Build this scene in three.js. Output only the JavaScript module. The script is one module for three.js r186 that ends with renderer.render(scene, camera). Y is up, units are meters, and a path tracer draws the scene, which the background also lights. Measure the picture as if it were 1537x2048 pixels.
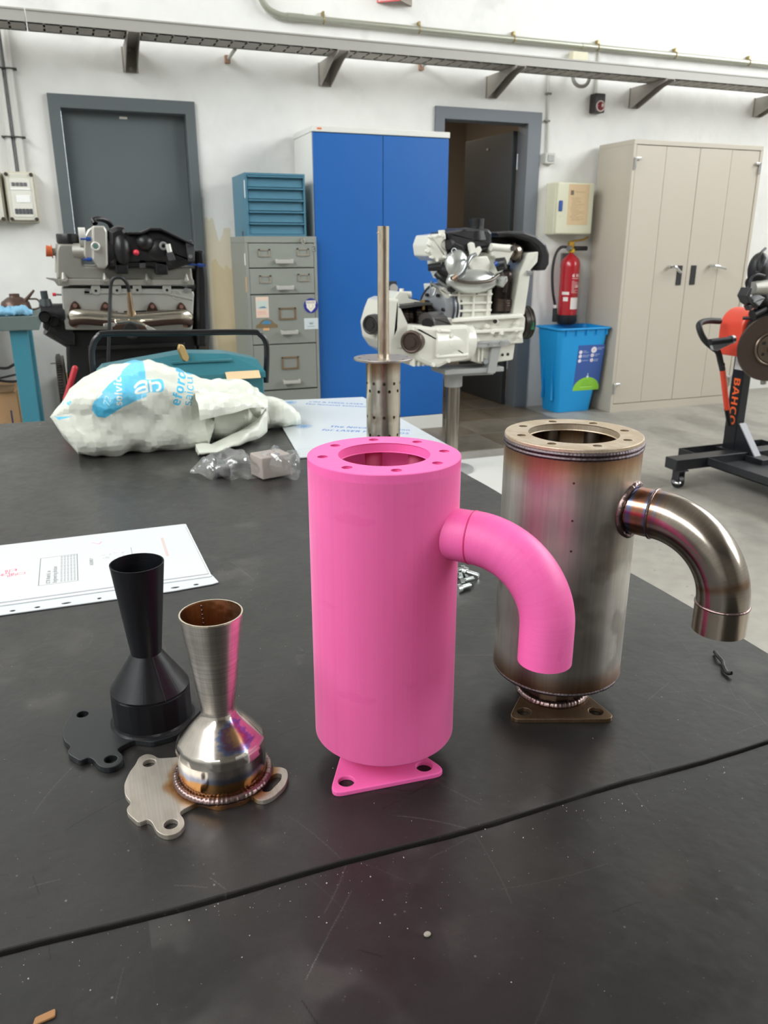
import * as THREE from 'three';
import { mergeGeometries, toCreasedNormals } from 'three/addons/utils/BufferGeometryUtils.js';
import { RoundedBoxGeometry } from 'three/addons/geometries/RoundedBoxGeometry.js';
import { Brush, Evaluator, SUBTRACTION } from 'three-bvh-csg';
import { RectAreaLightUniformsLib } from 'three/addons/lights/RectAreaLightUniformsLib.js';

// ---------------------------------------------------------------- camera, daylight, exposure
const scene = new THREE.Scene();
const renderer = new THREE.WebGLRenderer({ antialias: true });
renderer.toneMapping = THREE.LinearToneMapping;
renderer.toneMappingExposure = 0.645;
renderer.shadowMap.enabled = true;
RectAreaLightUniformsLib.init();
const camera = new THREE.PerspectiveCamera(65.9, 1537 / 2048, 0.02, 60);
camera.rotation.order = 'YXZ';
camera.position.set(0, 1.255, 0);
camera.rotation.set(-18.63 * Math.PI / 180, -20.9 * Math.PI / 180, 0);
camera.focus = 0.6; camera.userData.fStop = 21;     // nearest parts sharp, far wall a little soft
scene.add(camera);
scene.background = new THREE.Color(0.86, 0.93, 1.0);   // overcast sky outside the windows
scene.backgroundIntensity = 6;
// daylight entering each window: [x, y, z of the centre, width, height, facing x, radiance]
const DAYLIGHT = [
  [-4.4, 5.7, -3.0, 3.4, 2.6, 1, 15], [-4.4, 5.7, 1.0, 3.4, 2.6, 1, 15], [-4.4, 5.7, 5.0, 3.4, 2.6, 1, 13],
  [7.9, 4.6, -2.4, 4.0, 3.0, -1, 12], [7.9, 4.6, 2.4, 4.0, 3.0, -1, 12],
];
for (const [x, y, z, w, h, f, k] of DAYLIGHT) {
  const l = new THREE.RectAreaLight(new THREE.Color(0.985, 1, 0.985), k, w, h);
  l.position.set(x, y, z); l.lookAt(x + f, y - 0.15, z); l.name = 'window_daylight';
  scene.add(l);
}

// ---------------------------------------------------------------- helpers
let seed = 7;
const rnd = () => { seed = (seed * 1664525 + 1013904223) >>> 0; return seed / 4294967296; };
const rr = (a, b) => a + (b - a) * rnd();
const V = (x, y, z) => new THREE.Vector3(x, y, z);
const clamp = (x, a, b) => Math.min(b, Math.max(a, x));
const lerp = (a, b, t) => a + (b - a) * t;
const smooth = (a, b, x) => { const t = clamp((x - a) / (b - a), 0, 1); return t * t * (3 - 2 * t); };
function hash(x, y, s) { let h = Math.imul(x, 374761393) ^ Math.imul(y, 668265263) ^ Math.imul(s, 2246822519); h = Math.imul(h ^ (h >>> 13), 1274126177); return ((h ^ (h >>> 16)) >>> 0) / 4294967296; }
function vnoise(x, y, per, s) {
  const xi = Math.floor(x), yi = Math.floor(y), fx = x - xi, fy = y - yi, u = fx * fx * (3 - 2 * fx), v = fy * fy * (3 - 2 * fy), w = (n) => ((n % per) + per) % per;
  const a = hash(w(xi), w(yi), s), b = hash(w(xi + 1), w(yi), s), c = hash(w(xi), w(yi + 1), s), d = hash(w(xi + 1), w(yi + 1), s);
  return lerp(lerp(a, b, u), lerp(c, d, u), v);
}
function fbm(x, y, per, oct, s) { let a = 0, k = 0.5, t = 0; for (let i = 0; i < oct; i++) { a += k * vnoise(x, y, per, s + i); t += k; x *= 2; y *= 2; per *= 2; k *= 0.5; } return a / t; }
function dataTex(w, h, fn, srgb = true, rep = 1) {
  const d = new Uint8Array(w * h * 4);
  for (let j = 0; j < h; j++) for (let i = 0; i < w; i++) {
    const c = fn(i / w, j / h), o = (j * w + i) * 4;
    if (typeof c === 'number') { d[o] = d[o + 1] = d[o + 2] = clamp(c, 0, 1) * 255; } else { d[o] = clamp(c[0], 0, 1) * 255; d[o + 1] = clamp(c[1], 0, 1) * 255; d[o + 2] = clamp(c[2], 0, 1) * 255; }
    d[o + 3] = 255;
  }
  const t = new THREE.DataTexture(d, w, h); t.magFilter = THREE.LinearFilter; t.minFilter = THREE.LinearMipmapLinearFilter; t.generateMipmaps = true;
  t.wrapS = t.wrapT = THREE.RepeatWrapping; t.repeat.set(rep, rep); if (srgb) t.colorSpace = THREE.SRGBColorSpace; t.needsUpdate = true; return t;
}
function canvasTex(w, h, draw) {
  const c = document.createElement('canvas'); c.width = w; c.height = h; const g = c.getContext('2d'); draw(g, w, h);
  const t = new THREE.CanvasTexture(c); t.colorSpace = THREE.SRGBColorSpace; t.anisotropy = 8; return t;
}
const hexRGB = (h) => [1, 3, 5].map((i) => parseInt(h.slice(i, i + 2), 16) / 255);
const mats = {};
function M(name, color, roughness = 0.6, metalness = 0, extra = {}) {
  if (mats[name]) return mats[name];
  const m = new THREE.MeshPhysicalMaterial({ color, roughness, metalness, side: THREE.DoubleSide, ...extra }); m.name = name; return (mats[name] = m);
}
// geometries, all in world metres
function put(g) { return g; }
function box(x0, x1, y0, y1, z0, z1, r = 0) {
  if (x0 > x1) [x0, x1] = [x1, x0]; if (y0 > y1) [y0, y1] = [y1, y0]; if (z0 > z1) [z0, z1] = [z1, z0];
  const w = x1 - x0, h = y1 - y0, d = z1 - z0, g = r > 0 ? new RoundedBoxGeometry(w, h, d, 2, Math.min(r, w / 2.02, h / 2.02, d / 2.02)) : new THREE.BoxGeometry(w, h, d);
  return g.translate((x0 + x1) / 2, (y0 + y1) / 2, (z0 + z1) / 2);
}
function rod(a, b, r1, r2 = r1, seg = 24, open = false) {
  const p = V(...a), q = V(...b), d = q.clone().sub(p), g = new THREE.CylinderGeometry(r2, r1, d.length(), seg, 1, open);
  g.applyQuaternion(new THREE.Quaternion().setFromUnitVectors(V(0, 1, 0), d.clone().normalize()));
  return g.translate((p.x + q.x) / 2, (p.y + q.y) / 2, (p.z + q.z) / 2);
}
function tube(pts, r, seg = 40, rad = 10, tension = 0.5) { const c = new THREE.CatmullRomCurve3(pts.map((p) => V(...p)), false, 'catmullrom', tension); return new THREE.TubeGeometry(c, seg, r, rad, false); }
function lathe(prof, x = 0, y = 0, z = 0, seg = 64) { return new THREE.LatheGeometry(prof.map((p) => new THREE.Vector2(p[0], p[1])), seg).translate(x, y, z); }
// a lathe whose profile corners stay crisp
function turned(prof, x, y, z, seg = 64, crease = 0.6) { return toCreasedNormals(lathe(prof, x, y, z, seg).toNonIndexed(), crease); }
function shapeOf(pts, holes = []) {
  const s = new THREE.Shape(pts.map((p) => new THREE.Vector2(p[0], p[1])));
  for (const h of holes) s.holes.push(typeof h[0] === 'number' ? new THREE.Path().absarc(h[0], h[1], h[2], 0, Math.PI * 2, true) : new THREE.Path(h.map((p) => new THREE.Vector2(p[0], p[1]))));
  return s;
}
function ext(pts, z0, z1, bevel = 0, holes = [], curve = 16) {     // outline in x, y; from z0 (back) to z1 (front)
  const g = new THREE.ExtrudeGeometry(shapeOf(pts, holes), { depth: z1 - z0 - 2 * bevel, bevelEnabled: bevel > 0, bevelSize: bevel, bevelOffset: -bevel, bevelThickness: bevel, bevelSegments: 2, curveSegments: curve });
  return g.translate(0, 0, z0 + bevel);
}
function plate(pts, y0, y1, bevel = 0, holes = [], curve = 24) {   // outline in x, z; from y0 up to y1
  const g = ext(pts.map(([x, z]) => [x, -z]), 0, y1 - y0, bevel, holes.map((h) => typeof h[0] === 'number' ? [h[0], -h[1], h[2]] : h.map(([x, z]) => [x, -z])), curve);
  return g.rotateX(-Math.PI / 2).translate(0, y0, 0);
}
function ball(x, y, z, rx, ry = rx, rz = rx) { return new THREE.SphereGeometry(1, 24, 16).scale(rx, ry, rz).translate(x, y, z); }
function ring(p, n, R, r, seg = 40) { const g = new THREE.TorusGeometry(R, r, 10, seg); g.applyQuaternion(new THREE.Quaternion().setFromUnitVectors(V(0, 0, 1), V(...n).normalize())); return g.translate(...p); }
function rounded(x0, x1, y0, y1, r, n = 5) {
  const o = []; for (const [cx, cy, a] of [[x1 - r, y1 - r, 0], [x0 + r, y1 - r, 90], [x0 + r, y0 + r, 180], [x1 - r, y0 + r, 270]]) for (let i = 0; i <= n; i++) { const t = (a + 90 * i / n) * Math.PI / 180; o.push([cx + r * Math.cos(t), cy + r * Math.sin(t)]); } return o;
}
function roundPoly(pts, r, n = 4) {                                // rounds the corners of an outline
  const o = [], N = pts.length;
  for (let i = 0; i < N; i++) {
    const p = pts[i], a = pts[(i + N - 1) % N], b = pts[(i + 1) % N], da = Math.hypot(a[0] - p[0], a[1] - p[1]), db = Math.hypot(b[0] - p[0], b[1] - p[1]), k = Math.min(p[2] ?? r, da * 0.45, db * 0.45);
    const s = [p[0] + (a[0] - p[0]) * k / da, p[1] + (a[1] - p[1]) * k / da], e = [p[0] + (b[0] - p[0]) * k / db, p[1] + (b[1] - p[1]) * k / db];
    for (let j = 0; j <= n; j++) { const t = j / n; o.push([(1 - t) * (1 - t) * s[0] + 2 * t * (1 - t) * p[0] + t * t * e[0], (1 - t) * (1 - t) * s[1] + 2 * t * (1 - t) * p[1] + t * t * e[1]]); }
  }
  return o;
}
function turn(g, x, z, a) { return g.translate(-x, 0, -z).rotateY(a).translate(x, 0, z); }   // about a vertical axis
function metreUV(g, s = 1) {
  g = g.index ? g.toNonIndexed() : g; const p = g.attributes.position, n = g.attributes.normal, uv = new Float32Array(p.count * 2);
  for (let i = 0; i < p.count; i += 3) {
    const nx = Math.abs(n.getX(i)), ny = Math.abs(n.getY(i)), nz = Math.abs(n.getZ(i));
    for (let k = i; k < i + 3; k++) { const X = p.getX(k), Y = p.getY(k), Z = p.getZ(k); const [u, v] = ny >= nx && ny >= nz ? [X, Z] : nx >= nz ? [Z, Y] : [X, Y]; uv[k * 2] = u * s; uv[k * 2 + 1] = v * s; }
  }
  g.setAttribute('uv', new THREE.BufferAttribute(uv, 2)); return g;
}
function merge(list) {
  list = [list].flat(9); if (list.length === 1) return list[0];
  return mergeGeometries(list.map((g) => { const h = g.index ? g.toNonIndexed() : g.clone(); for (const k of Object.keys(h.attributes)) if (!['position', 'normal', 'uv'].includes(k)) h.deleteAttribute(k); return h; }));
}
const taken = {};
function numbered(n) { const k = taken[n] = (taken[n] ?? -1) + 1; return k ? n + '_' + String(k).padStart(3, '0') : n; }
const dress = (m) => { m.castShadow = m.receiveShadow = true; return m; };
// a thing: a Group at its base; its parts are given in world metres
function thing(name, label, category, at, group) {
  const o = new THREE.Group(); o.name = numbered(name); o.position.set(...at); o.userData = { label, category }; if (group) o.userData.group = group; o.base = at; scene.add(o); return o;
}
function part(name, geos, mat, parent, label) {
  const g = merge(geos), b = parent.base; g.translate(-b[0], -b[1], -b[2]);
  const m = dress(new THREE.Mesh(g, mat)); m.name = name; m.base = b; if (label) m.userData.label = label; parent.add(m); return m;
}
function single(name, label, category, geos, mat, at, group) {     // a thing of one mesh
  const g = merge(geos); g.translate(-at[0], -at[1], -at[2]); const m = dress(new THREE.Mesh(g, mat)); m.name = numbered(name); m.position.set(...at); m.base = at;
  m.userData = { label, category }; if (group) m.userData.group = group; scene.add(m); return m;
}
function struct(name, geos, mat, label) { const m = dress(new THREE.Mesh(merge(geos), mat)); m.name = name; m.base = [0, 0, 0]; m.userData = { kind: 'structure' }; if (label) m.userData.label = label; scene.add(m); return m; }
function copy(src, at, label) { const c = src.clone(); c.name = numbered(src.name.replace(/_\d{3}$/, '')); c.position.set(...at); c.userData = { ...src.userData, label: label ?? src.userData.label }; scene.add(c); return c; }

// ---------------------------------------------------------------- surfaces of the building
const plasterTex = dataTex(1024, 1024, (u, v) => {
  const a = fbm(u * 6, v * 6, 6, 5, 3), b = fbm(u * 40, v * 40, 40, 3, 11), s = smooth(0.66, 0.8, fbm(u * 14, v * 14, 14, 4, 23));
  const k = 0.9 + 0.05 * (a - 0.5) + 0.03 * (b - 0.5) - 0.05 * s; return [k * 1.0, k * 0.998, k * 0.982];
}, true, 0.25);
const plasterBump = dataTex(1024, 1024, (u, v) => 0.6 * fbm(u * 8, v * 8, 8, 3, 5) + 0.3 * fbm(u * 60, v * 60, 60, 3, 9), false, 0.25);
const wallM = M('painted plaster', '#ffffff', 0.75, 0, { map: plasterTex, bumpMap: plasterBump, bumpScale: 0.012 });
const concreteTex = dataTex(1024, 1024, (u, v) => {
  const a = fbm(u * 5, v * 5, 5, 6, 41), b = fbm(u * 80, v * 80, 80, 2, 43), st = smooth(0.58, 0.72, fbm(u * 7 + 2, v * 3, 7, 5, 47)), sp = hash(Math.floor(u * 512), Math.floor(v * 512), 3) > 0.9985 ? -0.2 : 0;
  const k = 0.60 + 0.14 * (a - 0.5) + 0.06 * (b - 0.5) - 0.09 * st + sp; return [k, k * 0.972, k * 0.915];
}, true, 0.3);
const floorM = M('worn concrete', '#ffffff', 0.42, 0, { map: concreteTex, bumpMap: concreteTex, bumpScale: 0.002, specularIntensity: 0.8 });
const tileTex = dataTex(512, 512, (u, v) => { const a = fbm(u * 6, v * 6, 6, 5, 61), b = fbm(u * 50, v * 50, 50, 2, 63), k = 0.40 + 0.16 * (a - 0.5) + 0.07 * (b - 0.5); return [k * 1.02, k * 0.955, k * 0.85]; }, true, 1.3);
const ceilM = M('roof lining', '#77736d', 0.8);
const backWallM = M('back room paint', '#8b8175', 0.8), backLowM = M('back room dado paint', '#a7a597', 0.8);

const WZ = -5.6, LX = -4.5, RX = 8, FZ = 15, CH = 7.6;
// floor slab of concrete, with a strip of laid tiles along the back wall
const floor = struct('floor', metreUV(box(LX - 0.3, RX + 0.3, -0.2, 0, WZ - 4, FZ + 0.3)), floorM);
{
  const tm = [0, 1, 2].map((i) => { const t = tileTex.clone(); t.needsUpdate = true; t.offset.set(0.31 * i, 0.57 * i); return M('floor tile ' + i, ['#ffffff', '#f2ece2', '#e4ddd2'][i], 0.38, 0, { map: t }); });
  const S = 0.4, variants = [0, 1, 2].map(() => metreUV(box(0.004, S - 0.004, 0, 0.006, 0.004, S - 0.004, 0.002)));
  for (let i = 0; i < 5; i++) for (let j = 0; j < 7; j++) {
    const k = Math.floor(rnd() * 3), m = dress(new THREE.Mesh(variants[k], tm[k])); m.name = 'tile'; m.position.set(1.35 + i * S, rr(0, 0.0012), -4.42 - S - j * S); floor.add(m);
    if (-4.42 - S - j * S < WZ - 0.1 && (1.35 + i * S < 2.5 || 1.35 + (i + 1) * S > 3.4)) floor.remove(m);
  }
  const grout = metreUV(box(1.35, 1.35 + 5 * S, -0.002, 0.002, -4.42 - 3 * S, -4.42)); const gm = dress(new THREE.Mesh(grout, M('tile grout', '#8d8679', 0.8))); gm.name = 'grout'; floor.add(gm);
}
struct('ceiling', box(LX - 0.3, RX + 0.3, CH, CH + 0.25, WZ - 0.3, FZ + 0.3), ceilM);
// back wall with two door openings
struct('wall_back', metreUV(ext([[LX, 0], [0.03, 0], [0.03, 2.075], [0.83, 2.075], [0.83, 0], [2.55, 0], [2.55, 2.14], [3.34, 2.14], [3.34, 0], [RX, 0], [RX, CH], [LX, CH]], WZ - 0.25, WZ)), wallM);
{ // old yellowed paint between door and filing cabinet, in two ragged layers
  const w = scene.children[scene.children.length - 1];
  for (const [x0, x1, top, k, c, e] of [[0.872, 1.04, 1.36, 3, '#f3ead6', 0.0008], [0.9, 1.035, 1.12, 5, '#ead9b6', 0.0014]]) {
    const o = []; for (let i = 0; i <= 20; i++) { const y = i / 20 * (top - 0.06); o.push([x0 + 0.022 * (fbm(y * 14, k, 64, 3, 71) - 0.5), y]); } for (let i = 0; i <= 18; i++) { const x = lerp(x0, x1, i / 18); o.push([x, top + 0.22 * (fbm(x * 26, k, 64, 3, 73) - 0.5)]); } o.push([x1, 0]);
    part('paint_patch', metreUV(ext(o, WZ, WZ + e)), M('yellowed paint ' + k, c, 0.75, 0, { map: plasterTex, bumpMap: plasterBump, bumpScale: 0.012 }), w);
  }
}
function sideWall(name, x, wins, inward) {
  const pts = [[-FZ, 0], [-WZ, 0], [-WZ, CH], [-FZ, CH]];
  const g = ext(pts, 0, 0.3, 0, wins.map(([z, y, w, h]) => [[-z - w / 2, y - h / 2], [-z - w / 2, y + h / 2], [-z + w / 2, y + h / 2], [-z + w / 2, y - h / 2]]));
  g.rotateY(Math.PI / 2).translate(inward > 0 ? x - 0.3 : x, 0, 0); struct(name, metreUV(g), wallM);
}
const frameM = M('window frame paint', '#d6d6d2', 0.5), paneM = M('window glass', '#ffffff', 0.02, 0, { transmission: 1, thickness: 0, ior: 1.45 });
let wn = 0;
for (const [name, x, f] of [['wall_left', LX, 1], ['wall_right', RX, -1]]) {
  const ws = DAYLIGHT.filter((d) => d[5] === f).map((d) => [d[2], d[1], d[3], d[4]]); sideWall(name, x, ws, f);
  for (const [z, y, w, h] of ws) {
    const o = struct('window_' + ++wn, [box(x - f * 0.16, x - f * 0.1, y - h / 2, y - h / 2 + 0.06, z - w / 2, z + w / 2), box(x - f * 0.16, x - f * 0.1, y + h / 2 - 0.06, y + h / 2, z - w / 2, z + w / 2), box(x - f * 0.16, x - f * 0.1, y - h / 2, y + h / 2, z - w / 2, z - w / 2 + 0.06), box(x - f * 0.16, x - f * 0.1, y - h / 2, y + h / 2, z + w / 2 - 0.06, z + w / 2), box(x - f * 0.16, x - f * 0.1, y - h / 2, y + h / 2, z - 0.03, z + 0.03)], frameM);
    part('pane', box(x - f * 0.135, x - f * 0.129, y - h / 2 + 0.05, y + h / 2 - 0.05, z - w / 2 + 0.05, z), paneM, o); part('pane', box(x - f * 0.135, x - f * 0.129, y - h / 2 + 0.05, y + h / 2 - 0.05, z, z + w / 2 - 0.05), paneM, o);
  }
}
struct('wall_front', metreUV(box(LX - 0.3, RX + 0.3, 0, CH, FZ, FZ + 0.3)), M('front wall paint', '#8f8b83', 0.8));
// the room behind the open door, lit inside by an added lamp
struct('wall_passage', [box(1.6, 4.6, 1.42, 3.0, -9.3, -9.1), box(1.5, 1.7, 0, 3.0, -9.2, WZ - 0.25), box(4.5, 4.7, 0, 3.0, -9.2, WZ - 0.25), box(1.5, 4.7, 2.9, 3.1, -9.3, WZ - 0.25)], backWallM);
struct('trim_1', [box(1.7, 4.5, 0, 1.38, -9.12, -9.08)], backLowM);
struct('trim_2', [box(1.7, 4.5, 1.38, 1.43, -9.12, -9.06)], M('rail wood', '#5c4636', 0.6));

{ // unseen tube lamp, added to lighten the room behind the open door
  const t = thing('added_ceiling_lamp', 'added unseen tube lamp that brightens the room behind the open door', 'lamp', [2.4, 2.8, -8.2]);
  part('added_lamp_housing', box(1.9, 2.9, 2.84, 2.9, -8.26, -8.14, 0.006), M('white enamel', '#d9d9d3', 0.4), t); part('added_lamp_tube', rod([1.95, 2.82, -8.2], [2.85, 2.82, -8.2], 0.016), M('added lamp tube glow', '#ffffff', 0.5, 0, { emissive: '#fff0d8', emissiveIntensity: 2 }), t);
  const l = new THREE.RectAreaLight(new THREE.Color(1, 0.88, 0.72), 320, 0.9, 0.05); l.position.set(2.4, 2.79, -8.2); l.lookAt(2.4, 0, -8.2); l.name = 'added_lamp_light'; scene.add(l);
}

// doors
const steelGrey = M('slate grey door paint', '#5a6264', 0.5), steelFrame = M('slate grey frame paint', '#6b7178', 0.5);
const d1 = struct('door_1', metreUV(box(0.064, 0.793, 0.004, 2.033, WZ - 0.09, WZ - 0.05, 0.003)), steelGrey, 'closed slate grey steel door behind the silver engine');
part('door_frame', [ext([[-0.005, 0], [0.062, 0], [0.062, 2.035], [0.795, 2.035], [0.795, 0], [0.856, 0], [0.856, 2.11], [-0.005, 2.11]], WZ - 0.1, WZ + 0.03, 0.003)], M('slate grey frame paint left', '#5d6466', 0.5), d1);
part('name_plate', box(0.4, 0.447, 2.0, 2.013, WZ - 0.05, WZ - 0.047), M('plate paper', '#d9d4cc', 0.7), d1);
const d2 = struct('door_2', [ext([[2.518, 0], [2.59, 0], [2.59, 2.1], [3.262, 2.1], [3.262, 0], [3.375, 0], [3.375, 2.179], [2.518, 2.179]], WZ - 0.12, WZ + 0.02, 0.003)], steelFrame, 'slate grey door frame with door swung into the dark room');
{
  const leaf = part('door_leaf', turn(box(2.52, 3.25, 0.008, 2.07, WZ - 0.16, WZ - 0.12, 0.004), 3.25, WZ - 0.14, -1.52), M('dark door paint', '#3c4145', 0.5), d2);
  part('name_plate', turn(box(2.87, 2.9, 1.97, 1.985, WZ - 0.118, WZ - 0.116), 3.25, WZ - 0.14, -1.52), M('plate paper', '#d9d4cc', 0.7), leaf);
  for (const y of [0.3, 1.05, 1.8]) part('hinge', rod([3.262, y, WZ - 0.115], [3.262, y + 0.11, WZ - 0.115], 0.009), M('zinc', '#b9bcbc', 0.35, 1), d2);
}

// ---------------------------------------------------------------- services on the back wall
const trayM = M('grey galvanised tray', '#a3a19b', 0.5, 0.1), trayUnder = M('tray underside', '#a09b94', 0.6, 0.1), bracketM = M('bracket paint', '#9a948c', 0.5);
const zinc = M('zinc', '#b9bcbc', 0.35, 1);
function tray(x0, x1, label) {
  const t = thing('cable_tray', label, 'cable tray', [(x0 + x1) / 2, 2.39, -5.31], 'cable trays along the wall');
  part('side_rail', [box(x0, x1, 2.39, 2.452, -5.206, -5.2), box(x0, x1, 2.444, 2.452, -5.215, -5.195)], trayM, t);
  part('side_rail', box(x0, x1, 2.39, 2.452, -5.42, -5.414), trayM, t);
  // perforated bottom: cross strips with open slots between them
  const g = []; const n = Math.round((x1 - x0) / 0.0855), s = (x1 - x0) / n;
  for (let i = 0; i < n; i++) g.push(box(x0 + i * s + 0.006, x0 + (i + 1) * s - 0.006, 2.39, 2.394, -5.414, -5.206));
  g.push(box(x0, x1, 2.39, 2.394, -5.235, -5.206), box(x0, x1, 2.39, 2.394, -5.414, -5.395), box(x0, x1, 2.391, 2.394, -5.33, -5.3));
  part('perforated_bottom', g, trayUnder, t);
  part('cover', box(x0, x1, 2.446, 2.451, -5.414, -5.206), trayM, t);
}
tray(-3.2, -0.065, 'grey cable tray end at the upper left edge'); tray(-0.06, 6.6, 'long grey perforated cable tray running across the white wall');
function bracket(label) {
  const x = 0, t = thing('tray_bracket', label, 'bracket', [0, 2.25, WZ], 'brackets under the cable tray');
  const prof = [[WZ, 2.386], [-5.19, 2.386], [-5.19, 2.372], [-5.3, 2.352], [-5.5, 2.275], [-5.57, 2.25], [WZ, 2.25]];
  const side = (x0, x1) => ext(prof.map(([z, y]) => [-z, y]), 0, x1 - x0).rotateY(Math.PI / 2).translate(x0, 0, 0);
  part('web', [side(-0.036, -0.032), side(0.032, 0.036)], bracketM, t);
  part('top_flange', ext([[-WZ, 2.388], [5.19, 2.388], [5.19, 2.384], [-WZ, 2.384]], 0, 0.072).rotateY(Math.PI / 2).translate(-0.036, 0, 0), bracketM, t);
  part('wall_plate', box(-0.045, 0.045, 2.25, 2.388, WZ, WZ + 0.006), bracketM, t);
  for (const y of [2.27, 2.372]) part('bolt', rod([0, y, WZ + 0.006], [0, y, WZ + 0.016], 0.011, 0.011, 6), zinc, t);
  return t;
}
const br = bracket('tray bracket above the closed slate grey door'); br.position.x = 0.49;
copy(br, [1.72, 2.25, WZ], 'tray bracket left of the blue cabinet top'); copy(br, [2.955, 2.25, WZ], 'tray bracket above the open doorway');
copy(br, [4.18, 2.25, WZ], 'tray bracket above the beige cabinet'); copy(br, [5.4, 2.25, WZ], 'tray bracket cut by the right edge of the picture');
// thin rods between wall and tray
for (const [x, y, l] of [[1.085, 2.365, 'short steel rod stub under the tray, left of the filing cabinet'], [2.41, 2.415, 'short steel rod stub under the tray above the blue cabinet']]) {
  const t = thing('rod_stub', l, 'rod', [x, y, WZ], 'rod stubs under the tray');
  part('rod', rod([x, y, WZ], [x + 0.01, y + 0.02, WZ + 0.2], 0.011), M('grey rod', '#b9b7b0', 0.5), t); part('nut', box(x - 0.022, x + 0.012, y - 0.025, y + 0.02, WZ, WZ + 0.03, 0.003), M('rusty nut', '#9a7a66', 0.7), t);
}
{ // conduit with its bend, held by clamps
  const t = thing('wall_conduit', 'grey metal conduit pipe clipped to the wall above the tray', 'pipe', [3.6, 2.628, WZ]);
  const cm = M('grey conduit', '#a9aa9c', 0.35, 0.5), y = 2.628, z = WZ + 0.032;
  part('straight_pipe', rod([1.5, y, z], [6.8, y, z], 0.019), cm, t);
  part('bend', tube([[1.28, 3.2, z], [1.281, 2.82, z], [1.295, 2.74, z], [1.34, 2.665, z], [1.42, 2.632, z], [1.5, y, z]], 0.019, 40, 16), cm, t);
  for (const [a, b] of [[1.47, 1.58], [3.66, 3.74]]) part('coupling', rod([a, y, z], [b, y, z], 0.0215), cm, t);
  for (const x of [1.71, 2.38, 3.1, 3.8, 4.5, 5.22]) { const c = part('clamp', ring([x, y, z], [1, 0, 0], 0.0215, 0.004, 28), M('brass clamp', '#9a8a62', 0.4, 0.7), t); part('clamp_screw', box(x - 0.006, x + 0.006, y + 0.02, y + 0.048, WZ, z + 0.006), M('brass clamp', '#9a8a62', 0.4, 0.7), c); }
}
{ // V-shaped red sign
  const t = thing('fire_sign', 'red projecting fire sign with white border, cut by the top edge', 'sign', [2.2, 2.77, WZ]); const sm = M('sign red', '#d8323a', 0.45), sw = M('sign white', '#efe9e2', 0.6);
  const a = [2.09, WZ], b = [2.215, WZ + 0.1], c = [2.335, WZ];
  for (const [p, q, ins] of [[a, b, sm], [b, c, M('sign back grey', '#8b8176', 0.6)]]) {
    const g = (k, y0, y1, o) => { const dx = q[0] - p[0], dz = q[1] - p[1], L = Math.hypot(dx, dz); return box(k, L - k, y0, y1, o, o + 0.003).rotateY(-Math.atan2(dz, dx)).translate(p[0], 0, p[1]); };
    const f = part('sign_face', g(0, 2.765, 3.05, 0), p === a ? sm : ins, t); if (p === a) { part('border', [g(0.008, 2.772, 2.775, 0.003), box(0, 0.003, 2.77, 3.05, 0, 0.003).translate(a[0] + 0.01, 0, WZ + 0.014)], sw, f); }
  }
}
{ // round alarm sounder with thin conduit
  const t = thing('alarm_sounder', 'dark wall sounder with round red lens beside the beige cabinet', 'alarm', [3.83, 2.2, WZ]);
  part('housing', box(3.785, 3.875, 2.195, 2.325, WZ, WZ + 0.075, 0.008), M('sounder black', '#2e2826', 0.5), t);
  part('lens', lathe([[0.0, 0.018], [0.018, 0.015], [0.03, 0.004], [0.031, 0]], 0, 0, 0, 32).rotateX(Math.PI / 2).translate(3.833, 2.238, WZ + 0.075), M('sounder lens', '#7c3038', 0.15), t);
  part('lens_ring', ring([3.833, 2.238, WZ + 0.077], [0, 0, 1], 0.034, 0.005), M('sounder ring', '#c9b9b2', 0.3), t);
  part('lens_core', ball(3.84, 2.24, WZ + 0.09, 0.011), M('sounder ring', '#c9b9b2', 0.3), t);
  part('feed_conduit', rod([3.83, 2.325, WZ + 0.012], [3.83, 2.6, WZ + 0.012], 0.009), M('pale conduit', '#c9c8c0', 0.5), t);
}
{ const t = thing('junction_box', 'small cream junction box with curled cable behind the tray', 'junction box', [3.64, 2.5, WZ]);
  part('housing', box(3.575, 3.705, 2.48, 2.585, WZ, WZ + 0.06, 0.006), M('cream plastic', '#d4cfb4', 0.5), t);
  part('cable', tube([[3.6, 2.48, WZ + 0.03], [3.6, 2.4, WZ + 0.05], [3.63, 2.362, WZ + 0.07], [3.675, 2.362, WZ + 0.09], [3.7, 2.4, WZ + 0.1], [3.705, 2.48, WZ + 0.1]], 0.013, 40, 10), M('grey cable', '#8e8c86', 0.5), t); }
{ const t = thing('wall_switch', 'small grey switch box on thin conduit beside the doorway', 'switch', [3.45, 1.87, WZ]);
  part('box', box(3.405, 3.49, 1.835, 1.91, WZ, WZ + 0.05, 0.005), M('switch grey', '#c4c4bd', 0.5), t); part('rocker', box(3.425, 3.475, 1.85, 1.895, WZ + 0.05, WZ + 0.056, 0.003), M('switch rocker', '#a4a5a2', 0.5), t);
  part('conduit', rod([3.44, 1.9, WZ + 0.012], [3.415, 2.45, WZ + 0.012], 0.009), M('pale conduit', '#c9c8c0', 0.5), t);
  for (const y of [2.12, 2.3]) part('clip', box(3.4, 3.44, y, y + 0.012, WZ, WZ + 0.026), M('clip grey', '#77756f', 0.6), t); }
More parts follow.
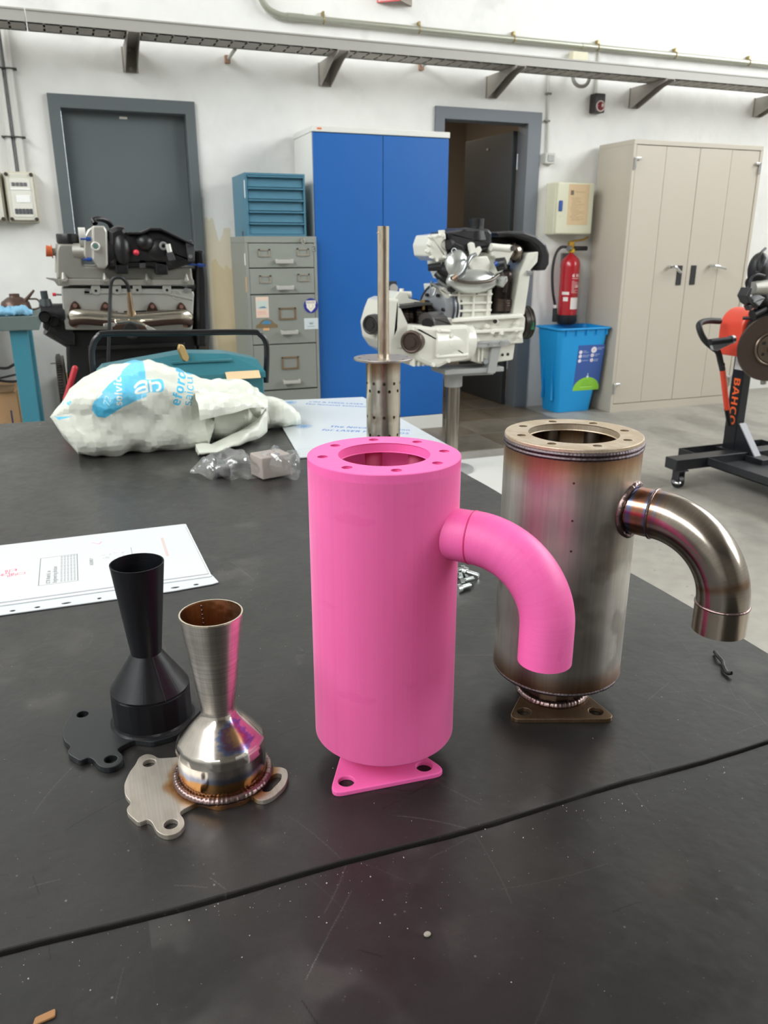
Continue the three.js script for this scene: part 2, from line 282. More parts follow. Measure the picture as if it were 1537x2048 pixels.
// distribution boxes
function distBox(x0, x1, label) {
  const t = thing('distribution_box', label, 'electrical box', [(x0 + x1) / 2, 1.39, WZ], 'distribution boxes by the closed door');
  const y0 = 1.388, y1 = 1.672, cm = M('cream box plastic', '#c9c3b0', 0.45), c2 = M('grey lid plastic', '#d5d3c6', 0.4);
  part('body', box(x0, x1, y0, y1, WZ, WZ + 0.07, 0.01), cm, t);
  const lid = part('lid', ext(rounded(x0 + 0.012, x1 - 0.012, y0 + 0.012, y1 - 0.012, 0.02), WZ + 0.07, WZ + 0.1, 0.004), c2, t);
  part('window', ext(rounded(x0 + 0.03, x1 - 0.03, y0 + 0.03, y1 - 0.04, 0.012), WZ + 0.1, WZ + 0.103, 0.001), M('box window', '#e3e2d8', 0.2), lid);
  const cx = (x0 + x1) / 2;
  part('breaker_row', [0, 1, 2, 3].map((i) => box(cx - 0.045 + i * 0.022, cx - 0.027 + i * 0.022, 1.59, 1.61, WZ + 0.103, WZ + 0.107, 0.002)), M('breaker grey', '#6f6d72', 0.5), lid);
  part('breaker_row', [0, 1, 2, 3, 4].map((i) => box(cx - 0.045 + i * 0.02, cx - 0.028 + i * 0.02, 1.435, 1.465, WZ + 0.103, WZ + 0.107, 0.002)), M('breaker dark', '#55565c', 0.5), lid);
  part('label_strip', box(cx - 0.055, cx + 0.05, 1.57, 1.578, WZ + 0.103, WZ + 0.106), M('strip white', '#f4f4f2', 0.5), lid);
  part('label_strip', box(cx - 0.03, cx + 0.045, 1.5, 1.54, WZ + 0.103, WZ + 0.106), M('strip white', '#f4f4f2', 0.5), lid);
  for (const [a, b] of [[x0 + 0.018, y0 + 0.018], [x1 - 0.018, y0 + 0.018], [x0 + 0.018, y1 - 0.018], [x1 - 0.018, y1 - 0.018]]) part('lid_screw', rod([a, b, WZ + 0.08], [a, b, WZ + 0.108], 0.011), M('screw dark', '#3a302a', 0.6), t);
}
distBox(-0.3, -0.128, 'cream distribution box under the grey conduits'); distBox(-0.5, -0.312, 'cream distribution box cut by the left edge');
{ const t = thing('surface_trunking', 'pair of pale conduits with dark clips running down to the distribution box', 'conduit', [-0.21, 1.67, WZ]);
  for (const [x, r, c] of [[-0.245, 0.017, '#cfcfc9'], [-0.19, 0.02, '#cbcac4']]) part('conduit', rod([x, 1.672, WZ + 0.03], [x, 2.5, WZ + 0.03], r), M('conduit ' + c, c, 0.4), t);
  part('cable', rod([-0.217, 1.672, WZ + 0.035], [-0.217, 2.5, WZ + 0.035], 0.006), M('cable slate', '#6b6c70', 0.6), t);
  for (const y of [1.86, 2.22]) part('clip', box(-0.28, -0.15, y, y + 0.006, WZ, WZ + 0.056), M('clip black', '#3c3a38', 0.6), t); }

// first aid cabinet
{
  const t = thing('first_aid_cabinet', 'cream wall cabinet with blue latch and notice on its door', 'wall cabinet', [3.67, 1.335, WZ]);
  const cm = M('cream enamel', '#d8d6bd', 0.4), x0 = 3.46, x1 = 3.785, y0 = 1.335, y1 = 1.705;
  part('body', box(x0, x1, y0, y1, WZ, WZ + 0.13, 0.012), cm, t);
  const d = part('door', box(x0 + 0.002, x1 - 0.002, y0 + 0.003, y1 - 0.003, WZ + 0.132, WZ + 0.16, 0.012), cm, t);
  part('latch', box(3.475, 3.505, 1.5, 1.575, WZ + 0.158, WZ + 0.17, 0.006), M('latch blue', '#1d4a9a', 0.4), d);
  part('notice', box(3.555, 3.735, 1.405, 1.69, WZ + 0.16, WZ + 0.1615), M('notice paper', '#ffffff', 0.7, 0, { map: canvasTex(256, 400, (g, w, h) => { g.fillStyle = '#d9bf98'; g.fillRect(0, 0, w, h); g.fillStyle = '#7b6b5c'; g.fillRect(24, 60, 40, 46); g.fillStyle = '#a3896c'; for (let i = 0; i < 26; i++) g.fillRect(30 + 30 * hash(i, 1, 5), 130 + i * 9, 60 + 110 * hash(i, 2, 5), 2); g.font = '14px sans-serif'; g.fillText('PRIMEROS AUXILIOS', 80, 80); }) }), d);
  part('keyhole', rod([3.49, 1.46, WZ + 0.158], [3.49, 1.46, WZ + 0.163], 0.006), zinc, d);
}
// fire extinguisher
{
  const x = 3.655, z = WZ + 0.1, t = thing('fire_extinguisher', 'red fire extinguisher with black hose hanging above the bin', 'fire extinguisher', [x, 0.66, z]);
  const lab = canvasTex(512, 512, (g, w, h) => {
    g.fillStyle = '#b3202c'; g.fillRect(0, 0, w, h); g.fillStyle = '#f1e9e4'; g.font = 'bold 44px sans-serif'; g.fillText('6 KG PG', 0.13 * w, 110); g.fillRect(0.13 * w, 122, 130, 4);
    g.font = '13px sans-serif'; for (let i = 0; i < 10; i++) g.fillRect(0.13 * w, 150 + i * 13, 20 + 90 * hash(i, 4, 9), 3); g.font = 'bold 30px sans-serif'; g.fillText('34 A', 0.2 * w, 215); g.fillRect(0.13 * w, 320, 110, 120);
    g.fillRect(0.0 * w, 260, 50, 30); g.fillRect(0, 315, 44, 42); g.fillRect(w - 14, 260, 14, 30); g.fillStyle = '#7b161e'; g.fillRect(0.12 * w, 296, 190, 6);
  });
  lab.wrapS = THREE.RepeatWrapping; lab.offset.set(0.22, 0);
  const R = 0.075;
  const cyl = lathe([[R, 0], [R, 0.375]], x, 0.73, z, 48).rotateY(0); part('cylinder', turn(cyl, x, z, 0.25), M('extinguisher paint', '#ffffff', 0.25, 0, { map: lab, clearcoat: 0.4 }), t);
  part('shoulder', lathe([[R, 0], [R * 0.97, 0.025], [R * 0.8, 0.055], [R * 0.45, 0.078], [0.02, 0.086], [0.018, 0.1]], x, 1.105, z, 48), M('extinguisher red', '#b3202c', 0.25, 0, { clearcoat: 0.4 }), t);
  part('base_cup', turned([[0, 0.002], [0.05, 0.0], [0.07, 0.008], [0.079, 0.03], [0.079, 0.075], [R, 0.078]], x, 0.66, z, 48), M('black plastic', '#1d1d1f', 0.5), t);
  const v = part('valve', [rod([x, 1.2, z], [x, 1.255, z], 0.018), box(x - 0.03, x + 0.015, 1.24, 1.285, z - 0.015, z + 0.015, 0.005)], M('brass', '#b08a3c', 0.35, 0.9), t);
  part('lever', [tube([[x - 0.02, 1.28, z], [x + 0.02, 1.29, z + 0.01], [x + 0.09, 1.3, z + 0.02], [x + 0.13, 1.32, z + 0.02]], 0.007, 20, 8)], M('brass', '#b08a3c', 0.35, 0.9), v);
  part('collar', rod([x, 1.205, z], [x, 1.232, z], 0.026), M('yellow ring', '#d8b21e', 0.5), v);
  part('carry_handle', rod([x + 0.02, 1.235, z], [x + 0.125, 1.235, z + 0.02], 0.017), M('black plastic', '#1d1d1f', 0.5), v);
  part('pressure_gauge', rod([x - 0.025, 1.235, z + 0.02], [x - 0.05, 1.235, z + 0.025], 0.02), M('gauge grey', '#8a8a8a', 0.4, 0.5), v);
  part('hose', tube([[x - 0.04, 1.245, z], [x - 0.1, 1.24, z], [x - 0.15, 1.18, z + 0.01], [x - 0.165, 1.06, z + 0.01], [x - 0.15, 0.92, z + 0.01], [x - 0.12, 0.83, z], [x - 0.115, 0.8, z]], 0.011, 48, 10), M('hose black', '#202124', 0.5), t);
  part('hose_ferrule', rod([x - 0.115, 0.815, z], [x - 0.114, 0.79, z], 0.013), M('ferrule', '#d9cfd0', 0.4), t);
  part('nozzle', rod([x - 0.114, 0.79, z], [x - 0.11, 0.685, z], 0.017, 0.02), M('black plastic', '#1d1d1f', 0.5), t);
  part('wall_hook', box(x - 0.03, x + 0.03, 1.09, 1.2, WZ, WZ + 0.03, 0.004), M('hook grey', '#6d6d6d', 0.5), t);
}

// ---------------------------------------------------------------- cabinets along the wall
{ // blue two-door cabinet
  const t = thing('storage_cabinet', 'tall white steel cabinet with two plain blue doors', 'cabinet', [1.95, 0, -5.36]), wm = M('white enamel', '#d9d9d3', 0.4), bm = M('blue enamel', '#0f5ca8', 0.42);
  const x0 = 1.487, x1 = 2.41, zf = -5.12;
  part('carcass', [box(x0, x1, 0, 0.1, -5.56, zf, 0.003), box(x0, x0 + 0.02, 0.1, 1.917, -5.56, zf - 0.021), box(x1 - 0.02, x1, 0.1, 1.917, -5.56, zf - 0.021), box(x0 + 0.02, x1 - 0.02, 0.1, 1.917, -5.56, -5.55)], wm, t);
  part('top', box(x0 - 0.004, x1 + 0.004, 1.917, 1.952, -5.57, zf + 0.003, 0.004), wm, t);
  const l = part('door', box(x0 + 0.002, 1.947, 0.103, 1.913, zf - 0.02, zf, 0.003), bm, t), r = part('door', box(1.951, x1 - 0.002, 0.103, 1.913, zf - 0.02, zf, 0.003), bm, t);
  const hd = part('handle_plate', box(1.985, 2.045, 0.93, 1.03, zf, zf + 0.006, 0.004), M('handle black', '#2a2a2c', 0.5), r);
  part('knob', [rod([2.012, 0.985, zf + 0.004], [2.012, 0.985, zf + 0.035], 0.018), rod([2.012, 0.985, zf + 0.03], [2.012, 0.985, zf + 0.04], 0.03, 0.028)], M('knob silver', '#cfc9c2', 0.3, 0.6), r);
  part('key', [rod([2.015, 0.955, zf + 0.01], [2.015, 0.955, zf + 0.03], 0.006), box(2.01, 2.02, 0.915, 0.95, zf + 0.026, zf + 0.03)], M('handle black', '#2a2a2c', 0.5), r);
  part('maker_label', box(1.515, 1.545, 1.93, 1.94, zf + 0.003, zf + 0.0042), M('orange label', '#e0703c', 0.6), t);
}
{ // beige folding-door cabinet
  const t = thing('storage_cabinet', 'large beige steel cabinet with four folding door leaves', 'cabinet', [4.47, 0, -5.36]), bm = M('beige enamel', '#b9b1a3', 0.42), zf = -5.15, x0 = 3.885, x1 = 5.085;
  part('carcass', [box(x0, x1, 0, 0.062, -5.57, zf), box(x0, x0 + 0.025, 0.062, 1.945, -5.57, zf), box(x1 - 0.025, x1, 0.062, 1.945, -5.57, zf), box(x0, x1, 1.945, 1.978, -5.57, zf, 0.003), box(x0 + 0.025, x1 - 0.025, 0.062, 1.945, -5.57, -5.56)], bm, t);
  const xs = [x0 + 0.027, 4.178, 4.487, 4.787, x1 - 0.027];
  for (let i = 0; i < 4; i++) {
    const d = part('door_leaf', box(xs[i] + 0.0015, xs[i + 1] - 0.0015, 0.066, 1.941, zf - 0.022, zf - 0.003 - (i % 2) * 0.0015, 0.0025), bm, t);
    if (i === 0 || i === 3) { const e = i ? x1 - 0.02 : x0 + 0.02; for (const y of [1.83, 0.2]) part('hinge', [rod([e, y - 0.05, zf + 0.008], [e, y + 0.03, zf + 0.008], 0.009), box(e - 0.012, e + 0.045 * (i ? -1 : 1), y + 0.012, y + 0.03, zf, zf + 0.016, 0.003)], M('chrome', '#d8d8d8', 0.15, 1), d); }
    if (i === 1) { part('recess_grip', box(4.395, 4.44, 0.965, 1.11, zf - 0.01, zf + 0.003, 0.002), M('grip black', '#1b1b1c', 0.6), d); part('handle', [rod([4.31, 1.1, zf], [4.31, 1.1, zf + 0.035], 0.013), tube([[4.3, 1.1, zf + 0.035], [4.335, 1.1, zf + 0.045], [4.37, 1.075, zf + 0.045], [4.395, 1.06, zf + 0.04]], 0.011, 20, 10)], M('chrome', '#d8d8d8', 0.15, 1), d); }
    if (i === 2) { part('recess_grip', box(4.525, 4.575, 0.965, 1.11, zf - 0.01, zf + 0.003, 0.002), M('grip black', '#1b1b1c', 0.6), d); part('handle', [rod([4.705, 1.105, zf], [4.705, 1.105, zf + 0.035], 0.013), tube([[4.69, 1.105, zf + 0.035], [4.73, 1.105, zf + 0.045], [4.78, 1.095, zf + 0.045], [4.83, 1.085, zf + 0.04]], 0.011, 20, 10)], M('chrome', '#d8d8d8', 0.15, 1), d); }
  }
  part('top_panel', box(4.0, 4.5, 1.978, 1.99, -5.55, -5.25, 0.002), M('cardboard grey', '#8e887d', 0.7), t);
}
{ const t = thing('wall_sticker', 'red and white sticker on the wall right of the beige cabinet', 'sticker', [5.5, 1.0, WZ]), x = 5.55;
  part('red_field', [box(x, x + 0.06, 1.055, 1.085, WZ, WZ + 0.0015), box(x, x + 0.06, 0.97, 1.0, WZ, WZ + 0.0015)], M('sticker red', '#c0283a', 0.5), t); part('white_field', box(x, x + 0.06, 1.0, 1.055, WZ, WZ + 0.0015), M('strip white', '#f4f4f2', 0.5), t); part('symbol', box(x + 0.012, x + 0.048, 1.022, 1.036, WZ + 0.0015, WZ + 0.002), M('handle black', '#2a2a2c', 0.5), t); }
{ // grey filing cabinet
  const t = thing('filing_cabinet', 'grey steel filing cabinet with four drawers and stickers', 'filing cabinet', [1.26, 0, -5.32]), gm = M('grey enamel', '#8b8f88', 0.45), zf = -5.08, x0 = 1.026, x1 = 1.4825;
  part('carcass', [box(x0, x0 + 0.018, 0, 1.272, -5.55, zf), box(x1 - 0.018, x1, 0, 1.272, -5.55, zf), box(x0, x1, 1.272, 1.31, -5.55, zf, 0.003), box(x0 + 0.018, x1 - 0.018, 0, 0.352, -5.5, zf - 0.002), box(x0 + 0.018, x1 - 0.018, 0, 1.272, -5.55, -5.54)], gm, t);
  part('lock', [rod([1.39, 1.29, zf], [1.39, 1.29, zf + 0.01], 0.014), ring([1.393, 1.28, zf + 0.012], [0.2, 0, 1], 0.012, 0.0022)], M('lock metal', '#b6b3a8', 0.35, 0.8), t);
  const silver = M('handle silver', '#d3d2cd', 0.3, 0.5), bronze = M('label holder bronze', '#8b7358', 0.45, 0.4), steelH = M('label holder steel', '#a39d90', 0.4, 0.4);
  const holder = (d, xa, xb, ya, yb, m) => part('label_holder', [box(xa, xb, yb - 0.009, yb, zf, zf + 0.005), box(xa, xb, ya, ya + 0.009, zf, zf + 0.006), box(xa, xa + 0.009, ya, yb, zf, zf + 0.005), box(xb - 0.009, xb, ya, yb, zf, zf + 0.005)], m, d);
  const grip = (d, xa, xb, y) => part('handle', [box(xa, xb, y - 0.014, y + 0.01, zf + 0.022, zf + 0.03, 0.004), box(xa, xa + 0.012, y - 0.006, y + 0.012, zf, zf + 0.026, 0.003), box(xb - 0.012, xb, y - 0.006, y + 0.012, zf, zf + 0.026, 0.003)], silver, d);
  const rows = [[1.268, 1.125], [1.119, 0.966], [0.96, 0.654], [0.648, 0.36]], dr = rows.map(([a, b]) => part('drawer', box(x0 + 0.02, x1 - 0.02, b, a, zf - 0.02, zf, 0.004), gm, t));
  holder(dr[0], 1.108, 1.18, 1.19, 1.236, steelH); holder(dr[0], 1.354, 1.43, 1.194, 1.24, steelH); grip(dr[0], 1.21, 1.323, 1.163);
  holder(dr[1], 1.108, 1.18, 1.033, 1.08, steelH); holder(dr[1], 1.354, 1.43, 1.04, 1.086, steelH); grip(dr[1], 1.21, 1.32, 1.005);
  holder(dr[2], 1.222, 1.332, 0.806, 0.88, bronze); grip(dr[2], 1.225, 1.338, 0.728); holder(dr[3], 1.227, 1.34, 0.49, 0.57, bronze); grip(dr[3], 1.228, 1.343, 0.41);
  const stick = (n, xa, xb, ya, yb, w, h, draw, d, lab) => part(n, metreFit(box(xa, xb, ya, yb, zf, zf + 0.0012), xa, xb, ya, yb), M('print ' + lab, '#ffffff', 0.6, 0, { map: canvasTex(w, h, draw) }), d, lab);
  part('number', metreFit(ext([[1.452, 1.212], [1.478, 1.212], [1.478, 1.258], [1.452, 1.258]], zf, zf + 0.0012), 1.452, 1.478, 1.212, 1.258), M('number print', '#ffffff', 0.6, 0, { map: canvasTex(64, 112, (g) => { g.fillStyle = '#8b8f88'; g.fillRect(0, 0, 64, 112); g.fillStyle = '#202020'; g.font = '110px sans-serif'; g.fillText('3', 3, 98); }) }), dr[0]);
  stick('sticker', 1.075, 1.157, 0.822, 0.95, 164, 256, (g, w, h) => { g.fillStyle = '#e3c9b8'; g.fillRect(0, 0, w, h); g.fillStyle = '#c2cfc8'; g.fillRect(10, 48, w - 20, 100); g.fillStyle = '#5d7f93'; g.beginPath(); g.moveTo(30, 138); g.lineTo(60, 122); g.lineTo(110, 116); g.lineTo(140, 138); g.fill(); g.fillStyle = '#e0a09a'; g.font = 'bold 26px sans-serif'; g.fillText('FIRENZE', 20, 196); g.fillRect(18, 208, 120, 6); }, dr[2], 'small pink and green printed sticker');
  part('sticker', disc(1.434, 0.888, 0.047, zf, zf + 0.0012), M('emblem print', '#ffffff', 0.5, 0, { map: canvasTex(256, 256, (g) => {
    g.fillStyle = '#232c8e'; g.fillRect(0, 0, 256, 256); g.fillStyle = '#efe9da'; g.fillRect(38, 40, 180, 60); g.beginPath(); g.moveTo(48, 96); g.lineTo(208, 96); g.lineTo(206, 158); g.lineTo(128, 238); g.lineTo(50, 158); g.fill();
    g.fillStyle = '#77728a'; g.font = 'bold 54px sans-serif'; g.fillText('SOLEX', 40, 90); g.strokeStyle = '#77728a'; g.lineWidth = 5; g.beginPath(); g.moveTo(92, 100); g.lineTo(92, 140); g.quadraticCurveTo(92, 176, 128, 178); g.quadraticCurveTo(164, 176, 164, 140); g.lineTo(164, 100); g.moveTo(128, 178); g.lineTo(128, 232); g.stroke();
  }) }), dr[2], 'round blue SOLEX sticker with white shield');
  stick('sticker', 1.386, 1.48, 0.74, 0.81, 256, 190, (g, w, h) => { g.fillStyle = '#ccd6d8'; g.fillRect(0, 0, w, h); g.fillStyle = '#34404c'; g.font = 'bold 46px sans-serif'; g.fillText('NO', 94, 108); g.font = '22px sans-serif'; g.fillText('TE DORMIRAS', 52, 150); g.strokeStyle = '#8ea0a6'; g.lineWidth = 3; g.beginPath(); g.arc(128, 120, 70, Math.PI * 1.15, Math.PI * 1.85); g.stroke(); }, dr[2], 'pale rectangular sticker reading NO');
  part('sticker', ext([[1.07, 0.757], [1.21, 0.757], [1.21, 0.775], [1.19, 0.785], [1.172, 0.806], [1.14, 0.815], [1.108, 0.806], [1.09, 0.785], [1.07, 0.775]], zf, zf + 0.0012), M('badge brown', '#7d6a4d', 0.6), dr[2], 'brown winged badge sticker with blue car');
  part('sticker', ext(roundPoly([[1.105, 0.781], [1.17, 0.781], [1.165, 0.797], [1.14, 0.808], [1.115, 0.797]], 0.006), zf + 0.0012, zf + 0.002), M('badge blue', '#4c84a6', 0.5), dr[2], 'blue car on brown badge sticker');
  part('sticker', box(1.115, 1.155, 0.742, 0.757, zf, zf + 0.0014), M('badge cream', '#d9ab7c', 0.6), dr[2], 'cream tag under the badge sticker');
  part('side_label', box(x0 - 0.001, x0, 1.14, 1.21, -5.11, -5.085), M('strip white', '#f4f4f2', 0.5), t); part('side_label', box(x0 - 0.001, x0, 0.98, 1.07, -5.115, -5.085), M('badge cream', '#d9ab7c', 0.6), t);
}
{ // small blue drawer unit on top
  const t = thing('drawer_unit', 'teal blue steel drawer unit standing on the filing cabinet', 'drawer unit', [1.235, 1.31, -5.3]), bm = M('teal enamel', '#47788e', 0.45), zf = -5.1, x0 = 1.052, x1 = 1.424, y0 = 1.311, y1 = 1.672;
  part('carcass', [box(x0, x0 + 0.012, y0, y1, -5.5, zf), box(x1 - 0.012, x1, y0, y1, -5.5, zf), box(x0 + 0.012, x1 - 0.012, y1 - 0.012, y1, -5.5, zf), box(x0 + 0.012, x1 - 0.012, y0, y0 + 0.012, -5.5, zf), box(x0, x1, y0, y1, -5.51, -5.5)], bm, t);
  part('side_panel', box(x0 - 0.0015, x0, y0, y1, -5.5, zf), bm, t); part('side_label', box(x0 - 0.003, x0 - 0.0015, 1.53, 1.63, -5.125, -5.105), M('strip white', '#f4f4f2', 0.5), t);
  const n = 5, hh = (y1 - y0 - 0.024) / n;
  for (let i = 0; i < n; i++) {
    const ya = y1 - 0.012 - (i + 1) * hh + 0.002, yb = y1 - 0.012 - i * hh - 0.002;
    const d = part('drawer', [ext([[-zf + 0.006, ya], [-zf + 0.02, yb], [-zf + 0.03, yb], [-zf + 0.03, ya]], 0, x1 - x0 - 0.03).rotateY(Math.PI / 2).translate(x0 + 0.015, 0, 0)], bm, t);
    part('pull_lip', box(x0 + 0.014, x1 - 0.014, yb - 0.011, yb - 0.001, zf - 0.02, zf + 0.009, 0.003), bm, d);
    if (i === 0) part('lettering', [0, 1, 2, 3, 4].map((k) => box(1.325 + k * 0.018, 1.336 + k * 0.018, ya + 0.02, ya + 0.036, zf - 0.017, zf - 0.0155)), M('teal raised letters', '#7fa3b2', 0.5), d);
  }
  part('corner_peg', rod([x0 - 0.012, y0, -5.2], [x0 - 0.012, y0 + 0.03, -5.2], 0.004), M('peg dark', '#55565a', 0.5), t);
}
function metreFit(g, xa, xb, ya, yb) { g = g.index ? g.toNonIndexed() : g; const p = g.attributes.position, uv = new Float32Array(p.count * 2); for (let i = 0; i < p.count; i++) { uv[2 * i] = (p.getX(i) - xa) / (xb - xa); uv[2 * i + 1] = (p.getY(i) - ya) / (yb - ya); } g.setAttribute('uv', new THREE.BufferAttribute(uv, 2)); return g; }
function disc(x, y, r, z0, z1) { return metreFit(rod([x, y, z0], [x, y, z1], r, r, 48), x - r, x + r, y - r, y + r); }

{ // recycling bin
  const t = thing('recycling_bin', 'bright blue plastic recycling bin with sorting label', 'bin', [3.6, 0, -5.35]), bm = M('blue plastic', '#1696da', 0.4);
  const sect = (y, x0, x1, z0, z1, r) => rounded(x0, x1, z0, z1, r).map(([x, z]) => [x, y, z]);
  const lo = [3.47, 3.79, -5.5, -5.28], hi = [3.405, 3.862, -5.53, -5.21], H = 0.66;
  const shell = (k, y0, y1, inset, nrows = 12) => {
    const P = [], I = [], n = 24; for (let j = 0; j <= nrows; j++) { const f = j / nrows, y = lerp(y0, y1, f), q = lo.map((a, i) => lerp(a, hi[i], y / H)); const s = sect(y, q[0] + inset, q[1] - inset, q[2] + inset, q[3] - inset, 0.035); s.forEach((p) => P.push(...p)); }
    const N = P.length / 3 / (nrows + 1); for (let j = 0; j < nrows; j++) for (let i = 0; i < N; i++) { const a = j * N + i, b = j * N + (i + 1) % N; I.push(a, b, a + N, b, b + N, a + N); }
    const g = new THREE.BufferGeometry(); g.setAttribute('position', new THREE.Float32BufferAttribute(P, 3)); g.setAttribute('uv', new THREE.Float32BufferAttribute(new Float32Array(P.length / 3 * 2), 2)); g.setIndex(I); g.computeVertexNormals(); return g;
  };
  part('tub', [shell(1, 0.004, H, 0), shell(1, 0.02, H, 0.006), plate(rounded(lo[0], lo[1], lo[2], lo[3], 0.035), 0.002, 0.014)], bm, t);
  const rim = rounded(hi[0] - 0.016, hi[1] + 0.018, hi[2] - 0.016, hi[3] + 0.016, 0.04), inn = rounded(hi[0], hi[1], hi[2], hi[3], 0.03);
  part('rim', plate(rim, H - 0.012, H, 0.002, [inn]), bm, t);
  for (let i = 0; i < 5; i++) { const x = 3.47 + i * 0.09; part('rim_rib', box(x, x + 0.006, H - 0.055, H - 0.012, -5.235, -5.2, 0.001), bm, t); }
  part('side_grip', box(3.418, 3.43, H - 0.1, H - 0.075, -5.44, -5.3, 0.004), M('blue plastic dark', '#0b64a4', 0.5), t);
  part('side_groove', [box(3.425, 3.447, 0.1, H - 0.12, -5.31, -5.3, 0.003), box(3.425, 3.447, 0.1, H - 0.12, -5.44, -5.43, 0.003)], bm, t);
  const lab = canvasTex(320, 512, (g, w, h) => {
    g.fillStyle = '#3a5ba2'; g.fillRect(0, 0, w, h); g.fillStyle = '#e9e4ee'; for (const [x, y, r] of [[34, 76, 20], [34, 122, 20], [34, 172, 20], [192, 56, 34], [180, 116, 20], [180, 170, 20]]) { g.beginPath(); g.arc(x, y, r, 0, 7); g.fill(); }
    g.fillStyle = '#d8a7b4'; for (const [x, y] of [[192, 56], [180, 116], [180, 170]]) { g.beginPath(); g.arc(x, y, 9, 0, 7); g.fill(); }
    g.fillStyle = '#c9d2ea'; g.font = 'bold 13px sans-serif'; [['SACOS', 62, 70], ['PLASTICOS', 62, 86], ['EMBALAGENS', 62, 118], ['METALICAS', 62, 134], ['ESFEROVITE', 62, 176], ['EMBALAGENS', 234, 40], ['DE PAPEL', 234, 56], ['GARRAFAS', 206, 112], ['LATAS', 206, 128], ['PACOTES', 206, 168], ['BEBIDAS', 206, 184]].forEach(([s, x, y]) => g.fillText(s, x, y));
    g.fillStyle = '#8fd040'; g.beginPath(); g.ellipse(160, 512, 166, 150, 0, Math.PI, 0); g.fill(); g.fillStyle = '#5a9c3a'; g.font = 'bold 15px sans-serif'; ['O PLASTICO', 'E METAL VAI', 'PARA O AMARELO'].forEach((s, i) => g.fillText(s, 100 - i * 6, 410 + i * 24)); g.fillStyle = '#b8e47e'; g.fillRect(84, 470, 150, 8); g.fillStyle = '#e7f3ee'; g.fillRect(156, 318, 7, 34); g.beginPath(); g.moveTo(142, 350); g.lineTo(178, 350); g.lineTo(160, 374); g.fill();
  });
  const ang = Math.atan2(0.07, H), L = box(0, 0.24, 0, 0.36, 0, 0.0015); part('sorting_label', metreFit(L, 0, 0.24, 0, 0.36).rotateX(ang).translate(3.6, 0.17, -5.262), M('bin label', '#ffffff', 0.4, 0, { map: lab }), t);
}
single('white_panel', 'large white board lying flat on the concrete floor', 'board', metreUV(turn(box(1.5, 2.75, 0.001, 0.02, -4.19, -3.2, 0.003), 2.1, -3.7, 0.0)), M('white laminate', '#e4e3dd', 0.4), [2.1, 0, -3.7]);

// ---------------------------------------------------------------- workbench and rubber mats
const TY = 0.875;
{
  const t = thing('workbench', 'large workbench covered with black rubber mats', 'workbench', [-0.3, 0, -0.8]), wood = M('bench wood', '#4a4038', 0.7), st = M('bench steel', '#3f5560', 0.5);
  part('bench_top', box(-1.6, 0.585, 0.82, 0.868, -1.925, 0.55, 0.004), wood, t);
  part('apron', [box(-1.5, 0.5, 0.72, 0.82, -1.84, -1.8), box(-1.5, 0.5, 0.72, 0.82, 0.42, 0.46), box(0.46, 0.5, 0.72, 0.82, -1.84, 0.46), box(-1.5, -1.46, 0.72, 0.82, -1.84, 0.46)], st, t);
  for (const [x, z] of [[-1.46, -1.8], [0.46, -1.8], [-1.46, 0.4], [0.46, 0.4]]) part('leg', box(x - 0.04, x + 0.04, 0, 0.82, z - 0.04, z + 0.04, 0.005), st, t);
}
function rubberTex(w, h, mx, mz, s, scr, tone) {           // mx, mz: metres covered; colour grain, dust and scratches of worn rubber
  const f = new Float32Array(w * h);
  for (let j = 0; j < h; j++) for (let i = 0; i < w; i++) {
    const u = i / w * mx, v = j / h * mz, a = fbm(u * 4, v * 4, 64, 4, s), b = fbm(u * 30, v * 30, 512, 3, s + 9), c = hash(i, j, s);
    const dust = smooth(0.56, 0.75, fbm(u * 9 + 5, v * 9, 128, 4, s + 17)) * smooth(0.45, 0.7, b);
    f[j * w + i] = tone + 0.045 * (a - 0.5) + 0.045 * (b - 0.5) + 0.02 * (c - 0.5) + 0.07 * dust;
  }
  const dot = (x, y, k) => { x |= 0; y |= 0; if (x >= 0 && y >= 0 && x < w && y < h) f[y * w + x] += k; };
  for (let n = 0; n < scr; n++) { let x = rnd() * w, y = rnd() * h, a = rnd() * 6.28, L = 20 + rnd() * rnd() * 260, k = (rnd() < 0.75 ? 1 : -1) * rr(0.05, 0.16), c = rr(-0.004, 0.004); for (let i = 0; i < L; i++) { x += Math.cos(a); y += Math.sin(a); a += c; dot(x, y, k * (0.5 + 0.5 * hash(i, n, 2))); } }
  for (let n = 0; n < scr * 9; n++) { const x = rnd() * w, y = rnd() * h, k = rr(0.05, 0.3), r = rnd() < 0.1 ? 2 : 1; for (let a = 0; a < r; a++) for (let b = 0; b < r; b++) dot(x + a, y + b, k); }
  const d = new Uint8Array(w * h * 4); for (let i = 0; i < w * h; i++) { const k = clamp(f[i], 0, 1) * 255; d[i * 4] = k * 1.0; d[i * 4 + 1] = k * 0.965; d[i * 4 + 2] = k * 0.925; d[i * 4 + 3] = 255; }
  const t = new THREE.DataTexture(d, w, h); t.magFilter = THREE.LinearFilter; t.minFilter = THREE.LinearMipmapLinearFilter; t.generateMipmaps = true; t.wrapS = t.wrapT = THREE.RepeatWrapping; t.colorSpace = THREE.SRGBColorSpace; t.repeat.set(1 / mx, 1 / mz); t.needsUpdate = true; return t;
}
const rubRough = dataTex(1024, 1024, (u, v) => 0.34 + 0.16 * (fbm(u * 8, v * 8, 8, 5, 77) - 0.5) + 0.1 * (fbm(u * 90, v * 90, 90, 2, 79) - 0.5), false, 1.1);
const rubBump = dataTex(1024, 1024, (u, v) => 0.5 * fbm(u * 5, v * 5, 5, 3, 81) + 0.12 * fbm(u * 120, v * 120, 120, 2, 83), false, 1.3);
